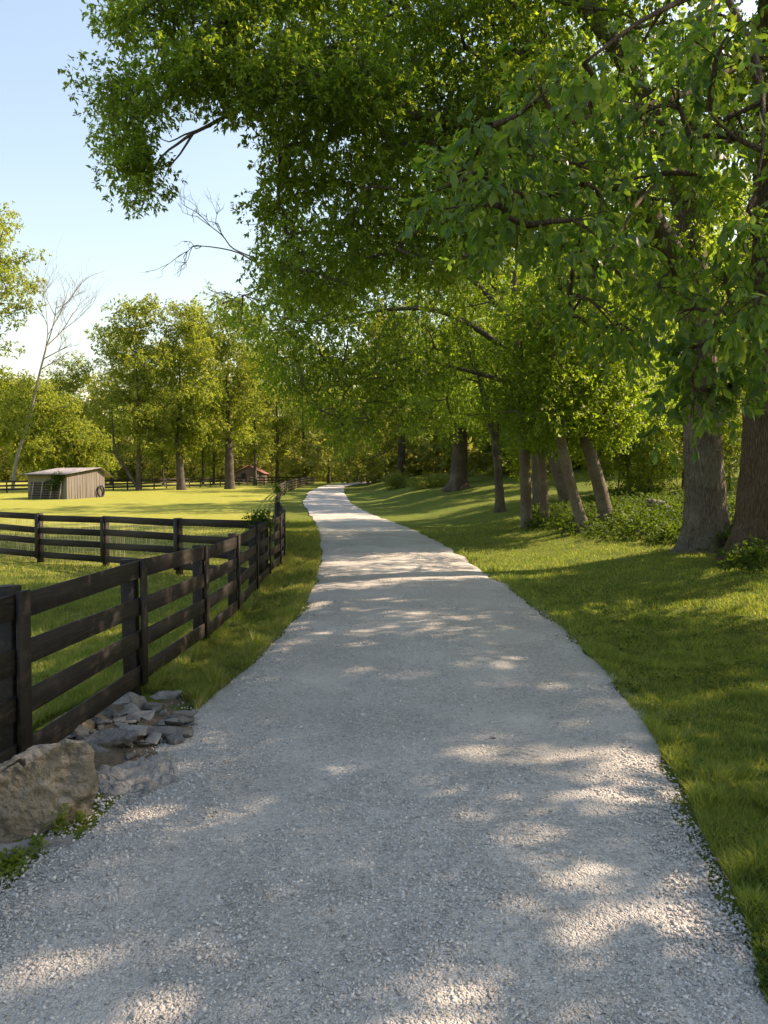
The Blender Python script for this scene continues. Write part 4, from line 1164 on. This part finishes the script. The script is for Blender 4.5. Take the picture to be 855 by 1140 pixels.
def rocks():
    # boulder: broad wedge, near-vertical face to the drive, upper face sloping up to the right
    g0 = ground_at(108, 906); g1 = ground_at(0, 936)
    ax = g1 - g0; ax[2] = 0; ax /= np.linalg.norm(ax); ay = np.array([ax[1], -ax[0], 0]); 
    if ay[1] < 0: ay = -ay
    L = [(0, 0, -.12), (.02, -.02, .20), (.05, .03, .455), (.09, .18, .40), (.04, .26, -.1), (.20, .02, .49), (.28, .20, .42), (.42, .0, .41), (.62, -.01, .32), (.55, .22, .31),
         (1.0, .02, .17), (1.45, .05, .08), (1.4, .3, .06), (.9, .27, .15), (1.5, .05, -.12), (1.4, .3, -.12), (.5, -.05, -.12), (.9, -.04, -.12), (.3, -.06, .05), (.75, -.05, .06)]
    pts = [ax * a + ay * b + np.array([0, 0, c]) for a, b, c in L]
    bm = rock_mesh((1.4, .45, .45), 5, .085, pts, 7, .03)
    me = bpy.data.meshes.new('boulder'); bm.to_mesh(me); bm.free(); me.materials.append(M['boulder'])
    for p in me.polygons: p.use_smooth = False
    o = put(bpy.data.objects.new('boulder', me), None, 'big brown quarried boulder with a pale top at the foot of the nearest fence post', 'boulder'); o.location = g0
    rock('flat_stone', 'broad pale flat slab lying level between the boulder and the gravel', 'stone', 146, 862, (.62, .75, .15), (.03, -.04, .5), 'slab', 21, sink=.62, sub=4, rough=.22)
    rock('flat_stone', 'low cracked slab at the very edge of the gravel below the broad slab', 'stone', 160, 884, (.42, .26, .12), (.06, .1, .7), 'slab', 22, sink=.5, sub=4, rough=.2)
    rock('flat_stone', 'long dark edged slab at the gravel side end of the rubble', 'stone', 182, 822, (.52, .2, .10), (.04, .05, .1), 'rubble', 23, sink=.1, sub=4)
    rock('flat_stone', 'long thin slab tilted across the middle of the rubble', 'stone', 120, 834, (.46, .2, .08), (.1, -.12, .35), 'rubble', 24, sink=0, sub=4, zup=.04)
    rock('flat_stone', 'pale thick flat stone topping the rubble next to the second fence post', 'stone', 143, 784, (.30, .26, .075), (.02, .05, .2), 'slab', 25, sink=.05, sub=4, zup=.02)
    rock('flat_stone', 'pointed pale flat stone lying in the middle of the rubble heap', 'stone', 143, 826, (.32, .22, .07), (.08, .0, -.3), 'slab', 26, sink=0, sub=4, zup=.05)
    rock('flat_stone', 'rusty brown slab leaning under the lowest fence board', 'stone', 84, 816, (.34, .22, .10), (.25, .1, .4), 'rust_rock', 27, sink=.1, sub=4, zup=.04)
    rock('flat_stone', 'pale tan stone half sunk in the grassy verge beyond the rubble', 'stone', 186, 777, (.34, .14, .10), (0, .0, .35), 'slab', 28, sink=.45, sub=4)
    rock('flat_stone', 'flat stone strip showing below the front face of the boulder', 'stone', 20, 948, (.7, .2, .10), (0, .02, .55), 'slab', 29, sink=.55, sub=4)
    r = np.random.default_rng(3)
    for i in range(95):
        u = r.uniform(70, 212); v0 = np.interp(u, [70, 110, 150, 212], [815, 796, 784, 806]); v1 = np.interp(u, [70, 110, 160, 212], [832, 846, 848, 822])
        v = r.uniform(v0, v1); s = .05 + .15 * r.random() ** 1.6
        rock('rubble_stone', 'small broken grey stone in the rubble beside the fence', 'stone', u, v, (s * r.uniform(1, 1.7), s * r.uniform(.7, 1.1), s * r.uniform(.2, .45)), tuple(r.normal(0, .22, 2)) + (r.uniform(0, 6),),
             'rubble' if r.random() < .72 else ('slab' if r.random() < .6 else 'rust_rock'), 100 + i, 'small stones of the rubble heap', sink=.1, sub=2, zup=r.uniform(0, .05))
    # the mulch of soil under them
    X, Y = np.meshgrid(np.linspace(-1, 1, 36), np.linspace(-1, 1, 36))
    cx, cy = -2.12 - .0 * X + .62 * X, 5.75 + 1.15 * Y
    cx = cx + (cy - 5.75) * .06
    rr = np.sqrt(X**2 + Y**2)
    Z = T(cx, cy) + .035 * np.clip(1 - rr, -.6, 1) * 2 + (vnoise(cx, cy, .12, 31) - .5) * .05 + (vnoise(cx, cy, .05, 32) - .5) * .02 - .012
    i = np.arange(36*36).reshape(36, 36)
    q = np.stack([i[:-1, :-1], i[:-1, 1:], i[1:, 1:], i[1:, :-1]], -1).reshape(-1, 4)
    obj_np('bare_soil', np.stack([cx, cy, Z], -1).reshape(-1, 3), [q], M['soil'], smooth=True, kind='structure')
    # stone in the undergrowth by the oak
    rock('mossy_stone', 'grey half buried stone in the undergrowth left of the great oak', 'stone', 735, 575, (1.5, 1.0, .9), (0, .1, .3), 'rubble', 40, sink=.2, sub=4)
rocks()

def weed(u, v, n, hgt_, sp, lab):
    b = ground_at(u, v); t = empty('weed_plant', b, lab, 'weed', 'weeds at the edge of the gravel')
    mb, cr = MB(), Crown(); C = []
    for i in range(n):
        a = R.uniform(0, 6.28); q = sp * R.random() ** .6; s = b + [0, 0, -.015]
        e = b + [math.cos(a)*q, math.sin(a)*q, hgt_ * R.uniform(.5, 1.1)]
        e[2] = max(e[2], T(e[0], e[1]) + .02)
        P = spline([s, (s+e)/2 + R.normal(size=3)*.01, e], .04); mb.tube(P, np.linspace(.003, .0015, len(P)), 4)
        C += list(P[1:])
    C = np.array(C); mb.obj('stem', M['shrub_leaf'], t)
    cr.add(twigs(C, np.full((len(C), 3), .012), 3, 2, .025, .04, .36, .0, .5)); cr.obj(M['sapling_leaf'], t, 'foliage'); own(t)
weed(70, 926, 5, .16, .05, 'upright green weed growing against the front of the boulder')
weed(92, 916, 3, .08, .03, 'small weed tuft right of the upright weed by the boulder corner')
weed(15, 966, 20, .06, .17, 'low spreading patch of weeds at the gravel edge near the left side')
weed(42, 948, 6, .05, .08, 'few low weeds between the boulder foot and the spreading patch')

# ------------------------------------------------------------------ light, sky, camera
AZ, EL = math.radians(72), math.radians(41)
S = Vector((math.sin(AZ)*math.cos(EL), math.cos(AZ)*math.cos(EL), math.sin(EL)))
w = bpy.data.worlds.new('World'); SC.world = w; w.use_nodes = True
nt = w.node_tree; sk = nt.nodes.new('ShaderNodeTexSky'); sk.sky_type = 'NISHITA'; sk.sun_disc = False
sk.sun_elevation = EL; sk.sun_rotation = AZ; sk.air_density = 1.7; sk.dust_density = 1.6; sk.ozone_density = 3.0; sk.altitude = 100
nt.links.new(sk.outputs[0], nt.nodes['Background'].inputs[0]); nt.nodes['Background'].inputs[1].default_value = .082
ld = bpy.data.lights.new('sun', 'SUN'); ld.energy = 3.3; ld.angle = math.radians(.53); ld.color = (1, .87, .72)
lo = bpy.data.objects.new('sun', ld); COL.objects.link(lo); lo.rotation_euler = S.to_track_quat('Z', 'Y').to_euler()
cd = bpy.data.cameras.new('camera'); cam = bpy.data.objects.new('camera', cd); COL.objects.link(cam)
cd.sensor_fit = 'VERTICAL'; cd.sensor_height = 36; cd.sensor_width = 27; cd.lens = 36 * F / 1140
cd.clip_start = .05; cd.clip_end = 3000
cam.location = (0, 0, H); cam.rotation_euler = (math.pi/2 - PITCH, 0, 0)
SC.camera = cam
SC.view_settings.view_transform = 'Standard'; SC.view_settings.look = 'None'; SC.view_settings.gamma = 1; SC.view_settings.exposure = 1.88
SC.view_settings.use_white_balance = True; SC.view_settings.white_balance_temperature = 7900; SC.view_settings.white_balance_tint = 17
c = SC.cycles
c.use_denoising = True
try: c.denoiser = 'OPENIMAGEDENOISE'
except Exception: pass
c.max_bounces = 8; c.diffuse_bounces = 4; c.transmission_bounces = 4; c.glossy_bounces = 2; c.transparent_max_bounces = 4
c.sample_clamp_indirect = 8; c.caustics_reflective = False; c.caustics_refractive = False
